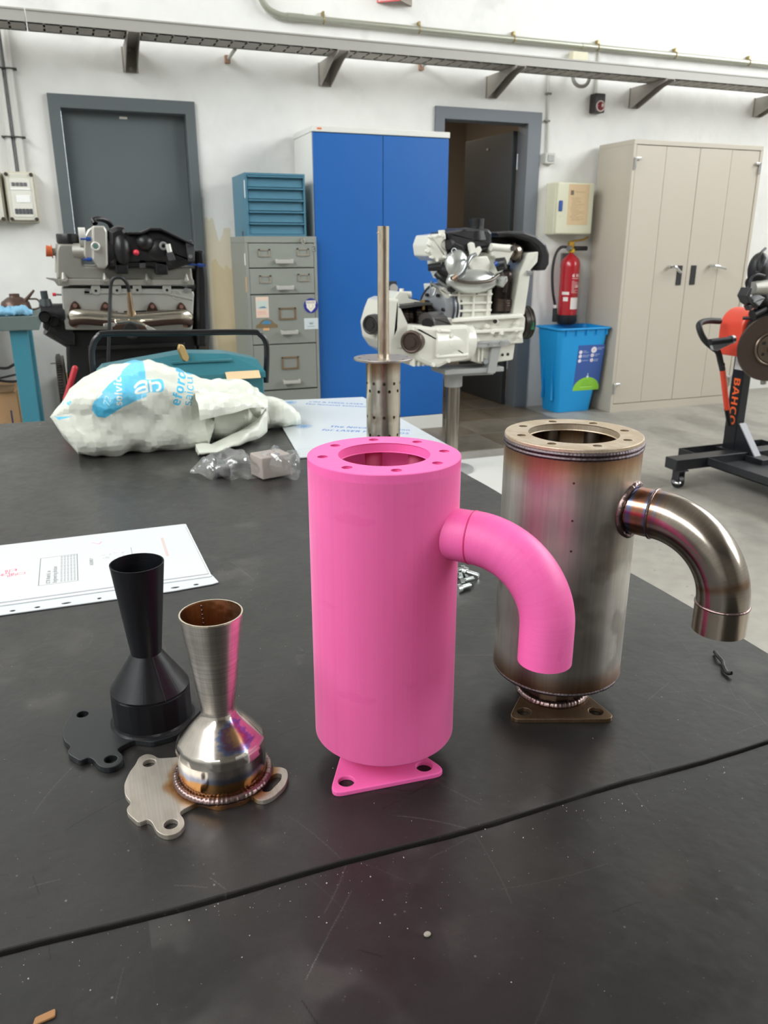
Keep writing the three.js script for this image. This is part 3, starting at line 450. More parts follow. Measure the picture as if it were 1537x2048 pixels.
const matA = M('black rubber far', '#ffffff', 1, 0, { map: rubberTex(2048, 2048, 1.3, 1.6, 101, 620, 0.152), roughnessMap: rubRough, bumpMap: rubBump, bumpScale: 0.0013, specularIntensity: 0.9 });
const matB = M('black rubber near', '#ffffff', 1, 0, { map: rubberTex(2048, 1024, 1.3, 0.65, 131, 260, 0.124), roughnessMap: rubRough, bumpMap: rubBump, bumpScale: 0.0013, specularIntensity: 0.9 });
{
  const edge = []; for (let i = 0; i <= 60; i++) { const x = lerp(-1.6, 0.602, i / 60); edge.push([x, -0.3985 + 0.0022 * Math.sin(x * 9) + 0.0014 * Math.sin(x * 31 + 1)]); }
  const right = []; for (let i = 1; i <= 40; i++) { const z = lerp(-0.4, -1.94, i / 40); right.push([0.602 + 0.012 * smooth(-0.9, -1.15, z) - 0.02 * smooth(-1.35, -1.9, z) + 0.002 * Math.sin(z * 17), z]); }
  single('rubber_mat', 'black rubber mat carrying the metal and printed parts', 'mat', metreUV(plate([...edge, ...right, [-1.6, -1.945]], 0.868, TY, 0.0012)), matA, [-0.4, 0.868, -1.2]);
  single('rubber_mat', 'black rubber mat in front of the seam nearest the viewer', 'mat', metreUV(plate([[-1.6, 0.56], ...edge.map(([x, z]) => [x, z + 0.0012]), [0.6, 0.56]], 0.868, TY - 0.0025, 0.001)), matB, [-0.4, 0.868, 0.1]);
}

// ---------------------------------------------------------------- the tank pair: printed in pink, and welded in steel
function flangePlate(cx, cz, a, y0, y1, bevel) {     // triangular foot with three bolt holes
  const p = roundPoly([[-0.0505, 0.046], [0.0505, 0.046], [0.004, -0.05], [-0.004, -0.05]], 0.013, 6), h = [[-0.0305, 0.0345, 0.006], [0.0305, 0.0345, 0.006], [0, -0.035, 0.006]];
  return turn(plate(p.map(([x, z]) => [x * 0.92, z]), y0, y1, bevel, h, 20).translate(cx, 0, cz), cx, cz, a);
}
function topRing(x, z, R, ri, y0, y1, a0, bevel) {
  const n = 96, o = []; for (let i = 0; i < n; i++) o.push([x + R * Math.cos(i / n * 6.2832), z + R * Math.sin(i / n * 6.2832)]);
  const hs = [[x, z, ri]]; for (let i = 0; i < 8; i++) { const t = a0 + i * Math.PI / 4; hs.push([x + R * 0.805 * Math.cos(t), z + R * 0.805 * Math.sin(t), 0.0043]); }
  return plate(o, y0, y1, bevel, hs, 48);
}
function sweep(path, r, seg = 60, rad = 40) { class C extends THREE.Curve { getPoint(t) { return path(t); } } return new THREE.TubeGeometry(new C(), seg, r, rad, false); }
function spoutPath(x, yc, z, phi, s0, s1, rb, tail) {  // from the wall out, bend down, short tail
  const L1 = s1 - s0, L2 = rb * Math.PI / 2, L = L1 + L2 + tail, at = (d, y) => V(x + Math.cos(phi) * d, y, z + Math.sin(phi) * d);
  return (t) => { const l = t * L; if (l < L1) return at(s0 + l, yc); if (l < L1 + L2) { const a = (l - L1) / rb; return at(s1 + rb * Math.sin(a), yc - rb * (1 - Math.cos(a))); } return at(s1 + rb, yc - rb - (l - L1 - L2)); };
}
const PK = { x: 0.1911, z: -0.5001, R: 0.0537, y0: 0.897, y1: 1.1173, phi: 0.8326, yc: 1.0666 };
const pinkTex = dataTex(512, 512, (u, v) => { const b = fbm(u * 5, v * 5, 5, 4, 201), st = smooth(0.68, 0.8, fbm(u * 10, v * 16, 10, 4, 207)), l = 0.012 * (hash(Math.floor(u * 96), 1, 5) - 0.5); return [0.945 + l - 0.012 * st, 0.405 + 0.02 * (b - 0.5) + l - 0.02 * st, 0.672 + 0.02 * (b - 0.5) + l - 0.015 * st]; }, true, 1);
const layerBump = dataTex(8, 1024, (u, v) => 0.5 + 0.5 * Math.sin(v * 1024 / 8 * 6.2832), false, 1);
const pinkM = M('pink printed plastic', '#ffffff', 0.42, 0, { map: pinkTex, bumpMap: layerBump, bumpScale: 0.00005, specularIntensity: 0.7 });
{
  const { x, z, R, y0, y1, phi, yc } = PK, t = thing('printed_tank', 'pink 3D-printed cylindrical tank with downturned side spout', 'printed part', [x, TY, z]);
  const facets = (g) => { const h = g.toNonIndexed(); h.computeVertexNormals(); return h; };
  part('shell', [facets(new THREE.CylinderGeometry(R, R, y1 - y0 - 0.008, 100, 1, true).translate(x, (y0 + y1) / 2 - 0.002, z))], M('pink printed thin wall', '#ffffff', 0.95, 0, { map: pinkTex, transmission: 0.18, thickness: 0, clearcoat: 0.35, clearcoatRoughness: 0.4 }), t);
  part('bottom', turned([[0, y0 + 0.004], [R - 0.003, y0 + 0.004], [R, y0 + 0.0035], [R - 0.001, y0 + 0.001], [R - 0.004, y0], [0, y0]], x, 0, z, 96), pinkM, t);
  part('top_ring', topRing(x, z, R, R * 0.612, y1 - 0.007, y1, 0.18, 0.0006), pinkM, t);
  for (let i = 0; i < 8; i++) { const a = 0.18 + i * Math.PI / 4, r = R * 0.805; part('nut_boss', lathe([[0.0, -0.0295], [0.004, -0.0285], [0.0062, -0.025], [0.0066, -0.007], [0.0066, 0]], x + r * Math.cos(a), y1 - 0.006, z + r * Math.sin(a), 20), M('printed nut boss', '#c0607f', 0.4), t, 'dull rose threaded boss under the ring'); }
  part('spout', [sweep(spoutPath(x, yc, z, phi, 0.068, 0.0685, 0.0545, 0.026), 0.0184), sweep(spoutPath(x, yc, z, phi, 0.068, 0.0685, 0.0545, 0.026), 0.0168)], pinkM, t);
  part('spout_stub', sweep((k) => V(x + Math.cos(phi) * (0.045 + 0.0225 * k), yc, z + Math.sin(phi) * (0.045 + 0.0225 * k)), 0.0182, 4), pinkM, t);
  part('spout_seam', ring([x + Math.cos(phi) * 0.0678, yc, z + Math.sin(phi) * 0.0678], [Math.cos(phi), 0, Math.sin(phi)], 0.0181, 0.0007, 48), M('seam pink', '#d22f72', 0.5), t);
  part('neck', turned([[0.028, 0.0035], [0.0265, 0.0055], [0.0265, y0 - TY + 0.001]], x, TY, z, 64), pinkM, t);
  part('foot_flange', flangePlate(x - 0.009, z - 0.001, -0.072, TY, TY + 0.004, 0.0008), pinkM, t);
}
function heatSteel(w, h, s, fn) { return dataTex(w, h, (u, v) => { const b = fbm(u * 7, v * 7, 7, 5, s), g = fbm(u * 200, v * 6, 200, 2, s + 5), k = 1 + 0.22 * (b - 0.5) + 0.1 * (g - 0.5), c = fn(u, v, b); return c.map((x) => x * k); }, true, 1); }
const mixc = (a, b, t) => a.map((x, i) => lerp(x, b[i], clamp(t, 0, 1)));
const straw = [0.72, 0.57, 0.40], brown = [0.50, 0.36, 0.27], steelC = [0.75, 0.73, 0.70], dullC = [0.63, 0.605, 0.57], purple = [0.50, 0.40, 0.44], blueC = [0.42, 0.47, 0.62];
const shellTex = heatSteel(1024, 1024, 301, (u, v, b) => {          // v from the bottom weld to the top weld
  const e = 0.05 * (b - 0.5), top = smooth(0.83 + e, 0.97, v), bot = smooth(0.12 + e, 0.0, v), edge = smooth(0.955, 0.975, v + e * 0.3), patch = smooth(0.55, 0.72, fbm(u * 9, v * 5, 9, 4, 311));
  let c = mixc(steelC, dullC, patch); c = mixc(c, straw, top * 0.8); c = mixc(c, brown, smooth(0.9 + e, 1.0, v) * 0.8); c = mixc(c, purple, edge * 0.5); c = mixc(c, brown, bot * 0.9); return c;
});
const rustRough = dataTex(512, 512, (u, v) => 0.43 + 0.2 * (fbm(u * 10, v * 10, 10, 5, 321) - 0.5), false, 1);
const shellM = M('heat tinted stainless shell', '#ffffff', 1, 1, { map: shellTex, roughnessMap: rustRough, anisotropy: 0 });
const weldTex = heatSteel(256, 256, 331, (u, v, b) => mixc([0.62, 0.55, 0.53], [0.40, 0.32, 0.32], b));
const weldM = M('weld bead', '#ffffff', 0.34, 1, { map: weldTex });
const plateTex = heatSteel(512, 512, 341, (u, v, b) => mixc([0.78, 0.72, 0.64], [0.69, 0.62, 0.53], smooth(0.4, 0.65, b)));
plateTex.repeat.set(8, 8);
const plateM = M('cut steel plate', '#a8998a', 0.42, 0.85, { map: plateTex });
const spoutTex = heatSteel(1024, 256, 351, (u, v, b) => { const bend = [0.61, 0.575, 0.535]; let c = mixc(bend, brown, smooth(0.14 + 0.02 * b, 0.02, u) * 0.75); c = mixc(c, blueC, Math.exp(-Math.pow((u - 0.055) / 0.016, 2)) * 0.5); return mixc(c, brown, Math.exp(-Math.pow((u - 0.83) / 0.03, 2)) * 0.6); });
const spoutM = M('polished bent tube', '#ffffff', 0.2, 1, { map: spoutTex });
const tailM = M('bright cut tube end', '#b5a899', 0.2, 1);
function beadRing(x, z, y, R, r, n, a0 = 0, a1 = Math.PI * 2) {      // a weld laid as overlapping ripples
  const pts = [], seg = n * 3; const g = new THREE.TorusGeometry(R, r, 10, seg, a1 - a0).rotateX(Math.PI / 2).rotateY(-a0); const p = g.attributes.position;
  for (let i = 0; i < p.count; i++) { const X = p.getX(i), Z = p.getZ(i), a = Math.atan2(Z, X), d = Math.hypot(X, Z), k = 1 + 0.16 * Math.abs(Math.sin(a * n / 2)) + 0.2 * (vnoise(a * 12 + 40, 3, 999, 5) - 0.5), nd = R + (d - R) * k; p.setXYZ(i, X / d * nd, p.getY(i) * k, Z / d * nd); }
  g.computeVertexNormals(); return g.translate(x, y, z);
}
{
  const x = 0.3667, z = -0.53, R = 0.0551, y0 = 0.896, y1 = 1.1115, phi = 1.03, yc = 1.0575;
  const t = thing('welded_tank', 'brushed stainless steel welded tank with curved side spout', 'steel part', [x, TY, z]);
  part('shell', [lathe([[R, y0 + 0.006], [R, y1 - 0.003]], x, 0, z, 96), lathe([[R - 0.002, y0 + 0.004], [R - 0.002, y1 - 0.003]], x, 0, z, 72)], shellM, t);
  part('bottom', turned([[0, y0 - 0.001], [R - 0.018, y0 - 0.0015], [R - 0.009, y0 + 0.0005], [R - 0.003, y0 + 0.0042], [R, y0 + 0.009]], x, 0, z, 96, 1.2), M('tinted bottom', '#6f5d4e', 0.36, 1), t);
  part('weld_bead', beadRing(x, z, y0 + 0.0062, R - 0.0016, 0.0019, 110), M('blued weld band', '#62585b', 0.5, 1), t); part('weld_bead', [beadRing(x, z, y1 - 0.0048, R - 0.0009, 0.0019, 120), beadRing(x, z, y1 - 0.0082, R - 0.0012, 0.0018, 90)], M('blued weld band', '#62585b', 0.5, 1), t);
  part('top_ring', topRing(x, z, R, R * 0.672, y1 - 0.006, y1, 0.18, 0.0008), M('ring plate tan', '#ffffff', 0.5, 0.7, { map: plateTex }), t);
  for (let i = 0; i < 8; i++) { const a = 0.18 + i * Math.PI / 4, r = R * 0.805; part('nut_boss', [rod([x + r * Math.cos(a), y1 - 0.018, z + r * Math.sin(a)], [x + r * Math.cos(a), y1 - 0.006, z + r * Math.sin(a)], 0.0068, 0.0068, 6), lathe([[0, -0.03], [0.004, -0.029], [0.0058, -0.025], [0.006, -0.018]], x + r * Math.cos(a), y1, z + r * Math.sin(a), 16)], M('nut steel', '#9c9186', 0.35, 1), t); }
  const d = (s) => [x + Math.cos(phi) * s, yc, z + Math.sin(phi) * s];
  part('spout_stub', sweep((k) => V(...d(0.046 + 0.026 * k)), 0.019, 6), M('blued stub tube', '#ffffff', 0.2, 1, { map: heatSteel(256, 64, 361, (u) => mixc(mixc(brown, [0.62, 0.44, 0.36], smooth(0.3, 0.6, u)), blueC, Math.exp(-Math.pow((u - 0.45) / 0.08, 2)) + Math.exp(-Math.pow((u - 0.95) / 0.06, 2)))) }), t);
  part('spout_bend', [sweep(spoutPath(x, yc, z, phi, 0.072, 0.0725, 0.0585, 0.0), 0.0192), sweep(spoutPath(x, yc, z, phi, 0.072, 0.0725, 0.0585, 0.0), 0.0178)], spoutM, t);
  const e = d(0.0725 + 0.0585); part('spout_end', [rod([e[0], yc - 0.0585, e[2]], [e[0], yc - 0.0815, e[2]], 0.0196, 0.0196, 48, true), rod([e[0], yc - 0.0585, e[2]], [e[0], yc - 0.0815, e[2]], 0.0183, 0.0183, 48, true)], tailM, t);
  part('weld_bead', beadRing(e[0], e[2], yc - 0.0595, 0.0191, 0.001, 40), weldM, t);
  const bead = (s, R2, r, n) => beadRing(0, 0, 0, R2, r, n).rotateX(Math.PI / 2).rotateY(Math.PI / 2 - phi).translate(...d(s));
  part('weld_bead', bead(0.0722, 0.0189, 0.0011, 40), weldM, t);
  { // saddle weld where the stub meets the shell
    const pts = [], n = 90; for (let i = 0; i <= n; i++) { const a = i / n * 6.28318, q = 0.0205, l = q * Math.cos(a), y = q * Math.sin(a), s = Math.sqrt(R * R - l * l); pts.push([x + Math.cos(phi) * s - Math.sin(phi) * l, yc + y, z + Math.sin(phi) * s + Math.cos(phi) * l]); }
    const g = tube(pts, 0.0027, 220, 8), p = g.attributes.position; for (let i = 0; i < p.count; i++) { const k = 0.0006 * (vnoise(p.getX(i) * 900, p.getY(i) * 900, 9999, 3) - 0.5); p.setXYZ(i, p.getX(i) + k, p.getY(i) + k, p.getZ(i) + k); } g.computeVertexNormals(); part('weld_bead', g, weldM, t);
  }
  part('pit_mark', [[0.62, 1.085], [0.6, 1.055], [0.585, 1.03]].map(([o, y]) => { const a = o + 1.5; return rod([x + (R - 0.0002) * Math.cos(a), y, z + (R - 0.0002) * Math.sin(a)], [x + (R + 0.0002) * Math.cos(a), y, z + (R + 0.0002) * Math.sin(a)], 0.0011, 0.0008, 10); }), M('pit mark', '#4a2f28', 0.6, 0.4), t);
  part('neck', turned([[0.03, 0.004], [0.0272, 0.0068], [0.0265, 0.009], [0.0265, y0 - TY + 0.002]], x - 0.006, TY, z + 0.006, 64), M('tinted bottom', '#6f5d4e', 0.36, 1), t);
  part('weld_bead', beadRing(x - 0.006, z + 0.006, TY + 0.0062, 0.0285, 0.0034, 58), weldM, t);
  part('foot_flange', flangePlate(x - 0.006, z + 0.006, -0.36, TY, TY + 0.004, 0.0006), plateM, t);
}

// ---------------------------------------------------------------- the funnel pair: printed in black, and welded in steel
const FUN = [[-29, -33], [-44, -37], [-46.5, -42.5], [-52, -46.5], [-58, -43.5], [-60.5, -36], [-66, -27], [-70.5, -14], [-70.8, -1], [-67, 9.5], [-70.8, 14], [-70.3, 20], [-64, 33], [-57.6, 30.8], [-55, 36], [-53.2, 46], [-48, 52.5], [-40.5, 53], [-34.6, 47], [-34, 40.5], [-36.8, 31], [-22, 25], [-10, 36], [8, 36], [15.3, 32], [16.5, 37.5], [22, 41], [29, 39], [39.8, 30.5], [45.2, 20], [45.8, 11.5], [42.5, 7.5], [36.6, 5.5], [36, -8], [28, -26], [10, -36], [-12, -37]].map(([a, b]) => [a / 1000, b / 1000]);
const SLOT = [[23.3, 25.5], [23.3, 31.5], [28, 32.5], [38.8, 22.5], [41, 16.2], [37.5, 13.3], [33, 15]].map(([a, b]) => [a / 1000, b / 1000]);
const OVAL = (cx, cz, rx, rz, n = 20) => Array.from({ length: n }, (_, i) => [cx + rx * Math.cos(i / n * 6.2832), cz + rz * Math.sin(i / n * 6.2832)]);
function funnelPlate(x, z, a, th, bevel) { return turn(plate(roundPoly(FUN, 0.004, 3), TY, TY + th, bevel, [OVAL(-0.0509, -0.0335, 0.0048, 0.0048), OVAL(-0.0433, 0.0418, 0.0048, 0.005), roundPoly(SLOT, 0.003, 3).reverse()], 16).translate(x, 0, z), x, z, a); }
const blackPlastic = M('black printed plastic', '#101115', 0.32, 0, { bumpMap: layerBump, bumpScale: 0.00006, specularIntensity: 0.6 });
{
  const x = 0.0236, z = -0.6056, t = thing('printed_funnel', 'black 3D-printed funnel nozzle on a lobed flange', 'printed part', [x, TY, z]);
  const facets = (prof, n) => { const h = lathe(prof, x, TY, z, n).toNonIndexed(); h.computeVertexNormals(); return h; };
  part('flange', funnelPlate(x, z, 0.155, 0.005, 0.0006), M('black printed flange', '#1a1e20', 0.4, 0), t);
  part('base_drum', turned([[0.0318, 0.003], [0.0318, 0.0335], [0.031, 0.0345]], x, TY, z, 96), blackPlastic, t);
  part('cone', facets([[0.0312, 0.0345], [0.0316, 0.036], [0.0122, 0.0665]], 72), blackPlastic, t);
  part('flared_tube', [facets([[0.0122, 0.0665], [0.0208, 0.1445]], 60), lathe([[0.0108, 0.0665], [0.0198, 0.1445], [0.0208, 0.1445]], x, TY, z, 60)], blackPlastic, t);
  part('print_seam', rod([x + 0.0123 * 0.3, TY + 0.0665, z + 0.0123 * 0.954], [x + 0.0318 * 0.3, TY + 0.035, z + 0.0318 * 0.954], 0.0005, 0.0005, 6), blackPlastic, t);
  part('base_fillet', turned([[0.0345, 0.005], [0.0325, 0.0062], [0.0318, 0.008]], x, TY, z, 72, 1), blackPlastic, t);
}
{
  const x = 0.0654, z = -0.51, t = thing('welded_funnel', 'shiny welded steel funnel nozzle on a lobed flange plate', 'steel part', [x, TY, z]);
  const fl = (s, fn, w = 512, h = 512) => heatSteel(w, h, s, fn);
  const pt = fl(401, (u, v, b) => {               // laid over 0.2 m round the funnel axis; heat tint where the plate was welded
    const d = Math.hypot(u - 0.5, v - 0.5) * 0.2 + 0.008 * (fbm(u * 14, v * 14, 14, 4, 403) - 0.5); let c = mixc([0.77, 0.74, 0.70], [0.69, 0.66, 0.615], smooth(0.4, 0.65, b)); c = mixc(c, [0.62, 0.43, 0.25], smooth(0.045, 0.037, d)); return mixc(c, [0.42, 0.30, 0.24], smooth(0.039, 0.034, d)); });
  const flange = metreFitXZ(funnelPlate(x, z, 0, 0.004, 0.0004), x - 0.1, x + 0.1, z - 0.1, z + 0.1);
  part('flange', flange, M('bead blasted plate', '#ffffff', 0.46, 0.8, { map: pt }), t);
  part('base_drum', lathe([[0.0322, 0.004], [0.0322, 0.0305]], x, TY, z, 96), M('tinted drum steel', '#ffffff', 0.15, 1, { map: fl(411, (u, v, b) => { const w = 0.16 * (fbm(u * 12, v * 2, 12, 3, 413) - 0.5), k = v + w; let c = mixc([0.55, 0.42, 0.29], [0.70, 0.52, 0.33], smooth(0.12, 0.4, k)); c = mixc(c, [0.55, 0.57, 0.66], smooth(0.45, 0.58, k)); return mixc(c, [0.84, 0.82, 0.80], smooth(0.58, 0.8, k)); }) }), t);
  part('weld_bead', [beadRing(x, z, TY + 0.0058, 0.0338, 0.0028, 70)], weldM, t);
  part('shoulder_weld', turned([[0.0322, 0.029], [0.0329, 0.0315], [0.0324, 0.0345], [0.0302, 0.0375]], x, TY, z, 96, 1.2), M('ground weld', '#d6d0c8', 0.24, 1), t);
  part('cone', lathe([[0.0304, 0.0372], [0.0245, 0.0448], [0.0175, 0.053], [0.0138, 0.0575], [0.0128, 0.0605]], x, TY, z, 96), M('tinted cone steel', '#ffffff', 0.17, 1, { map: fl(421, (u, v, b) => { const d = Math.hypot((((u - 0.06 + 1.5) % 1) - 0.5) * 3.4, (v - 0.36) * 1.05), w = d + 0.35 * (b - 0.5) + 0.16 * (fbm(u * 30, v * 16, 30, 3, 423) - 0.5); let c = [0.83, 0.80, 0.77]; c = mixc(c, [0.55, 0.62, 0.82], smooth(0.36, 0.28, w)); c = mixc(c, [0.60, 0.45, 0.58], smooth(0.28, 0.2, w)); return mixc(c, [0.78, 0.62, 0.46], smooth(0.19, 0.08, w)); }) }), t);
  const brushed = fl(431, (u, v) => { const g = 0.94 + 0.12 * hash(7, Math.floor(v * 300), 4); return [0.90 * g, 0.87 * g, 0.83 * g]; });
  part('flared_tube', lathe([[0.0128, 0.0605], [0.0125, 0.064], [0.0221, 0.1372]], x, TY, z, 96), M('brushed funnel steel', '#ffffff', 0.3, 1, { map: brushed }), t);
  part('tube_inside', lathe([[0.0115, 0.064], [0.021, 0.1372]], x, TY, z, 96), M('tinted inside', '#ffffff', 0.3, 1, { map: fl(441, (u, v, b) => mixc([0.60, 0.45, 0.33], [0.82, 0.70, 0.57], smooth(0.38, 0.7, b))) }), t);
  part('rim', turned([[0.0209, 0.1366], [0.021, 0.1376], [0.0221, 0.1376], [0.0223, 0.1366]], x, TY, z, 96, 1), M('rim bright', '#d9cdbb', 0.25, 1), t);
  const seamA = -1.75, c = Math.cos(seamA), s = Math.sin(seamA); part('inner_seam', Array.from({ length: 14 }, (_, i) => { const k = i / 13, r = lerp(0.0148, 0.0205, k), y = lerp(0.092, 0.134, k); return ball(x + c * r, TY + y, z + s * r, 0.0009, 0.0012, 0.0009); }), weldM, t);
}
{ // perforated inner tube
  const x = 0.5173, z = -1.3584, t = thing('perforated_tube', 'slim steel tube with drilled drum and round flange behind the pink tank', 'steel part', [x, TY, z]);
  const tm = M('drawn tube', '#ffffff', 0.2, 1, { map: heatSteel(512, 512, 451, (u, v, b) => mixc([0.90, 0.85, 0.78], [0.78, 0.71, 0.63], smooth(0.45, 0.7, b))) });
  const dm = M('drum tube tinted', '#ffffff', 0.24, 1, { map: heatSteel(512, 512, 461, (u, v, b) => mixc(mixc([0.88, 0.85, 0.80], [0.72, 0.67, 0.61], smooth(0.45, 0.7, b)), [0.52, 0.39, 0.29], smooth(0.8, 1.0, v + 0.12 * (b - 0.5)) * 0.9)) });
  const fy = 1.0622, R = 0.0315;
  { // drum bored right through at each drilled hole
    const ev = new Evaluator(); ev.attributes = ['position', 'normal', 'uv']; const H = fy - TY - 0.002, cut = (p, q) => { const A = p.isBrush ? p : new Brush(p); A.updateMatrixWorld(); const B = new Brush(q); B.updateMatrixWorld(); return ev.evaluate(A, B, SUBTRACTION); };
    const drills = []; [[0.044, 0], [0.058, 0.5], [0.106, 0], [0.14, 0.5]].forEach(([d, o]) => { for (let i = 0; i < 10; i++) { const a = (i + o) / 10 * 6.2832, y = H - d + 0.002, c = Math.cos(a), s = Math.sin(a); drills.push(rod([c * R * 0.85, y, s * R * 0.85], [c * R * 1.15, y, s * R * 1.15], 0.0029, 0.0029, 14)); } });
    const pipe = cut(new THREE.CylinderGeometry(R, R, H, 72).translate(0, H / 2, 0), new THREE.CylinderGeometry(R - 0.0012, R - 0.0012, H + 0.02, 72).translate(0, H / 2, 0));
    part('drum', cut(pipe, merge(drills)).geometry.translate(x, TY, z), dm, t);
  }
  part('flange', (() => { const h = []; for (let i = 0; i < 8; i++) h.push([x + 0.044 * Math.cos(0.2 + i * Math.PI / 4), z + 0.044 * Math.sin(0.2 + i * Math.PI / 4), 0.0035]); return plate(OVAL(x, z, 0.0537, 0.0537, 80), fy - 0.004, fy, 0.0006, h); })(), M('flange steel', '#a9a19a', 0.38, 0.9), t);
  part('inner_tube', [rod([x, fy - 0.01, z], [x, 1.287, z], 0.0103, 0.0103, 40, true), rod([x, fy - 0.01, z], [x, 1.287, z], 0.0092, 0.0092, 40, true)], tm, t);
  part('pin', rod([x - 0.0103, 1.276, z], [x - 0.0115, 1.276, z], 0.0016, 0.0016, 8), tm, t);
}

// ---------------------------------------------------------------- crumpled things
function fold(dirs) { return (p) => { let a = 0; for (const [dx, dy, dz, f, ph, k] of dirs) { const w = (p[0] * dx + p[1] * dy + p[2] * dz) * f + ph, fr = w - Math.floor(w); a += k * (Math.abs(fr - 0.5) * 4 - 1); } return a; }; }
function folds(n, f0, f1, amp) { return fold(Array.from({ length: n }, () => { const a = V(rr(-1, 1), rr(-1, 1), rr(-1, 1)).normalize(), f = rr(f0, f1); return [a.x, a.y, a.z, f, rnd(), amp * f0 / f]; })); }
// a bag as a loft: stations [x, yTop, yBottom, zCentre, halfDepth]
function loftBag(st, nu, nv, crumple, floorY, pow = 0.8, t0 = 0, t1 = Math.PI * 2) {
  const P = [], I = [], full = t1 - t0 > 6.28; const S = (s) => { const f = s * (st.length - 1), i = Math.min(st.length - 2, Math.floor(f)), k = f - i; return st[i].map((a, j) => lerp(a, st[i + 1][j], k)); };
  for (let i = 0; i <= nu; i++) { const [x, yt, yb, zc, hd] = S(i / nu), yc = (yt + yb) / 2, hy = (yt - yb) / 2; for (let j = 0; j <= nv; j++) { const a = t0 + (t1 - t0) * j / nv, c = Math.cos(a), s = Math.sin(a), sp = (q) => Math.sign(q) * Math.pow(Math.abs(q), pow); let p = [x, yc + hy * sp(s), zc + hd * sp(c)]; const k = crumple(p); p = [p[0] + k * 0.25, p[1] + k * s, p[2] + k * c]; p[1] = Math.max(p[1], floorY + 0.0006 * hash(i, j, 2)); P.push(...p); } }
  for (let i = 0; i < nu; i++) for (let j = 0; j < nv; j++) { const a = i * (nv + 1) + j, b = a + nv + 1; I.push(a, b, a + 1, b, b + 1, a + 1); }
  const g = new THREE.BufferGeometry(); g.setAttribute('position', new THREE.Float32BufferAttribute(P, 3)); g.setAttribute('uv', new THREE.Float32BufferAttribute(new Float32Array(P.length / 3 * 2), 2)); g.setIndex(I);
  const h = toCreasedNormals(g.toNonIndexed(), 0.42); return h;
}
{
  const t = thing('carrier_bag', 'crumpled white plastic carrier bag with light blue print', 'plastic bag', [0.2, TY, -1.6]);
  const x0 = -0.08, x1 = 0.5, y0 = 0.86, y1 = 1.07;
  const print = canvasTex(2048, 742, (g, w, h) => {
    g.fillStyle = '#dcdfd3'; g.fillRect(0, 0, w, h);
    const X = (x) => (x - x0) / (x1 - x0) * w, Y = (y) => (1 - (y - y0) / (y1 - y0)) * h, poly = (pts) => { g.beginPath(); pts.forEach(([a, b], i) => i ? g.lineTo(X(a), Y(b)) : g.moveTo(X(a), Y(b))); g.closePath(); g.fill(); };
    const blue = '#6fcdf0', dark = '#57bfe6';
    g.fillStyle = blue; poly([[0.01333, 0.9817], [0.02095, 0.9928], [0.04608, 1.014], [0.07068, 1.029], [0.09995, 1.043], [0.1149, 1.042], [0.1098, 0.9874], [0.08653, 0.9819], [0.06114, 0.9717], [0.03152, 0.955], [0.01699, 0.957], [0.01011, 0.9692]]);
    g.fillStyle = dark; poly([[0.01109, 0.9779], [0.0325, 0.9726], [0.0631, 0.9726], [0.03233, 0.954], [0.01871, 0.9559]]);
    g.fillStyle = '#e6e6dc'; poly([[0.0168, 0.9883], [0.03108, 1.002], [0.03157, 0.998], [0.0185, 0.9872]]);
    const text = (s, px, py, size, col, rot) => { g.save(); g.translate(X(px), Y(py)); g.rotate(rot); g.fillStyle = col; g.font = size; g.fillText(s, 0, 0); g.restore(); };
    text('solvice', 0.0634, 0.9755, 'bold 64px sans-serif', '#ecece2', -1.47); text('72', 0.04014, 0.9751, 'italic 54px sans-serif', '#c9ecf6', -1.2);
    // rounded logo with looped strokes
    g.save(); g.translate(X(0) + 0, 0); g.restore(); const [lx0, ly0] = [0.08862, 0.9936], [lx1, ly1] = [0.1437, 1.015]; const a = X(lx0), b = Y(ly1), c = X(lx1), d = Y(ly0), r = 26;
    g.fillStyle = blue; g.beginPath(); g.moveTo(a + r, b); g.lineTo(c - r, b); g.quadraticCurveTo(c, b, c, b + r); g.lineTo(c - 4, d - r); g.quadraticCurveTo(c - 6, d, c - r - 6, d); g.lineTo(a + r, d); g.quadraticCurveTo(a, d, a, d - r); g.lineTo(a, b + r); g.quadraticCurveTo(a, b, a + r, b); g.fill();
    g.strokeStyle = '#eef0e8'; g.lineWidth = 15; g.lineCap = 'round'; const H = d - b, W = c - a; g.beginPath(); g.moveTo(a + 0.02 * W, b + 0.38 * H); g.quadraticCurveTo(a + 0.18 * W, b - 0.02 * H, a + 0.42 * W, b + 0.14 * H); g.lineTo(a + 0.42 * W, b + 0.86 * H); g.quadraticCurveTo(a - 0.02 * W, b + 0.98 * H, a + 0.03 * W, b + 0.72 * H); g.quadraticCurveTo(a + 0.12 * W, b + 0.45 * H, a + 0.42 * W, b + 0.5 * H); g.stroke();
    g.beginPath(); g.moveTo(a + 0.55 * W, b + 0.12 * H); g.lineTo(a + 0.55 * W, b + 0.88 * H); g.moveTo(a + 0.55 * W, b + 0.32 * H); g.quadraticCurveTo(a + 0.9 * W, b + 0.1 * H, a + 0.86 * W, b + 0.55 * H); g.quadraticCurveTo(a + 0.84 * W, b + 0.82 * H, a + 0.74 * W, b + 0.86 * H); g.stroke();
    text('eforde', 0.1682, 0.9617, 'bold 88px sans-serif', dark, -1.2); text('saicun', 0.1908, 0.9612, '80px sans-serif', dark, -1.32);
    g.fillStyle = blue; for (let i = 0; i < 26; i++) { g.beginPath(); g.arc(X(-0.075 + 0.05 * hash(i, 1, 9)), Y(0.978 + 0.014 * hash(i, 2, 9)), 4 + 9 * hash(i, 3, 9), 0, 7); g.fill(); } poly([[-0.05751, 0.9536], [-0.02396, 0.957], [-0.04915, 0.9491]]);
  });
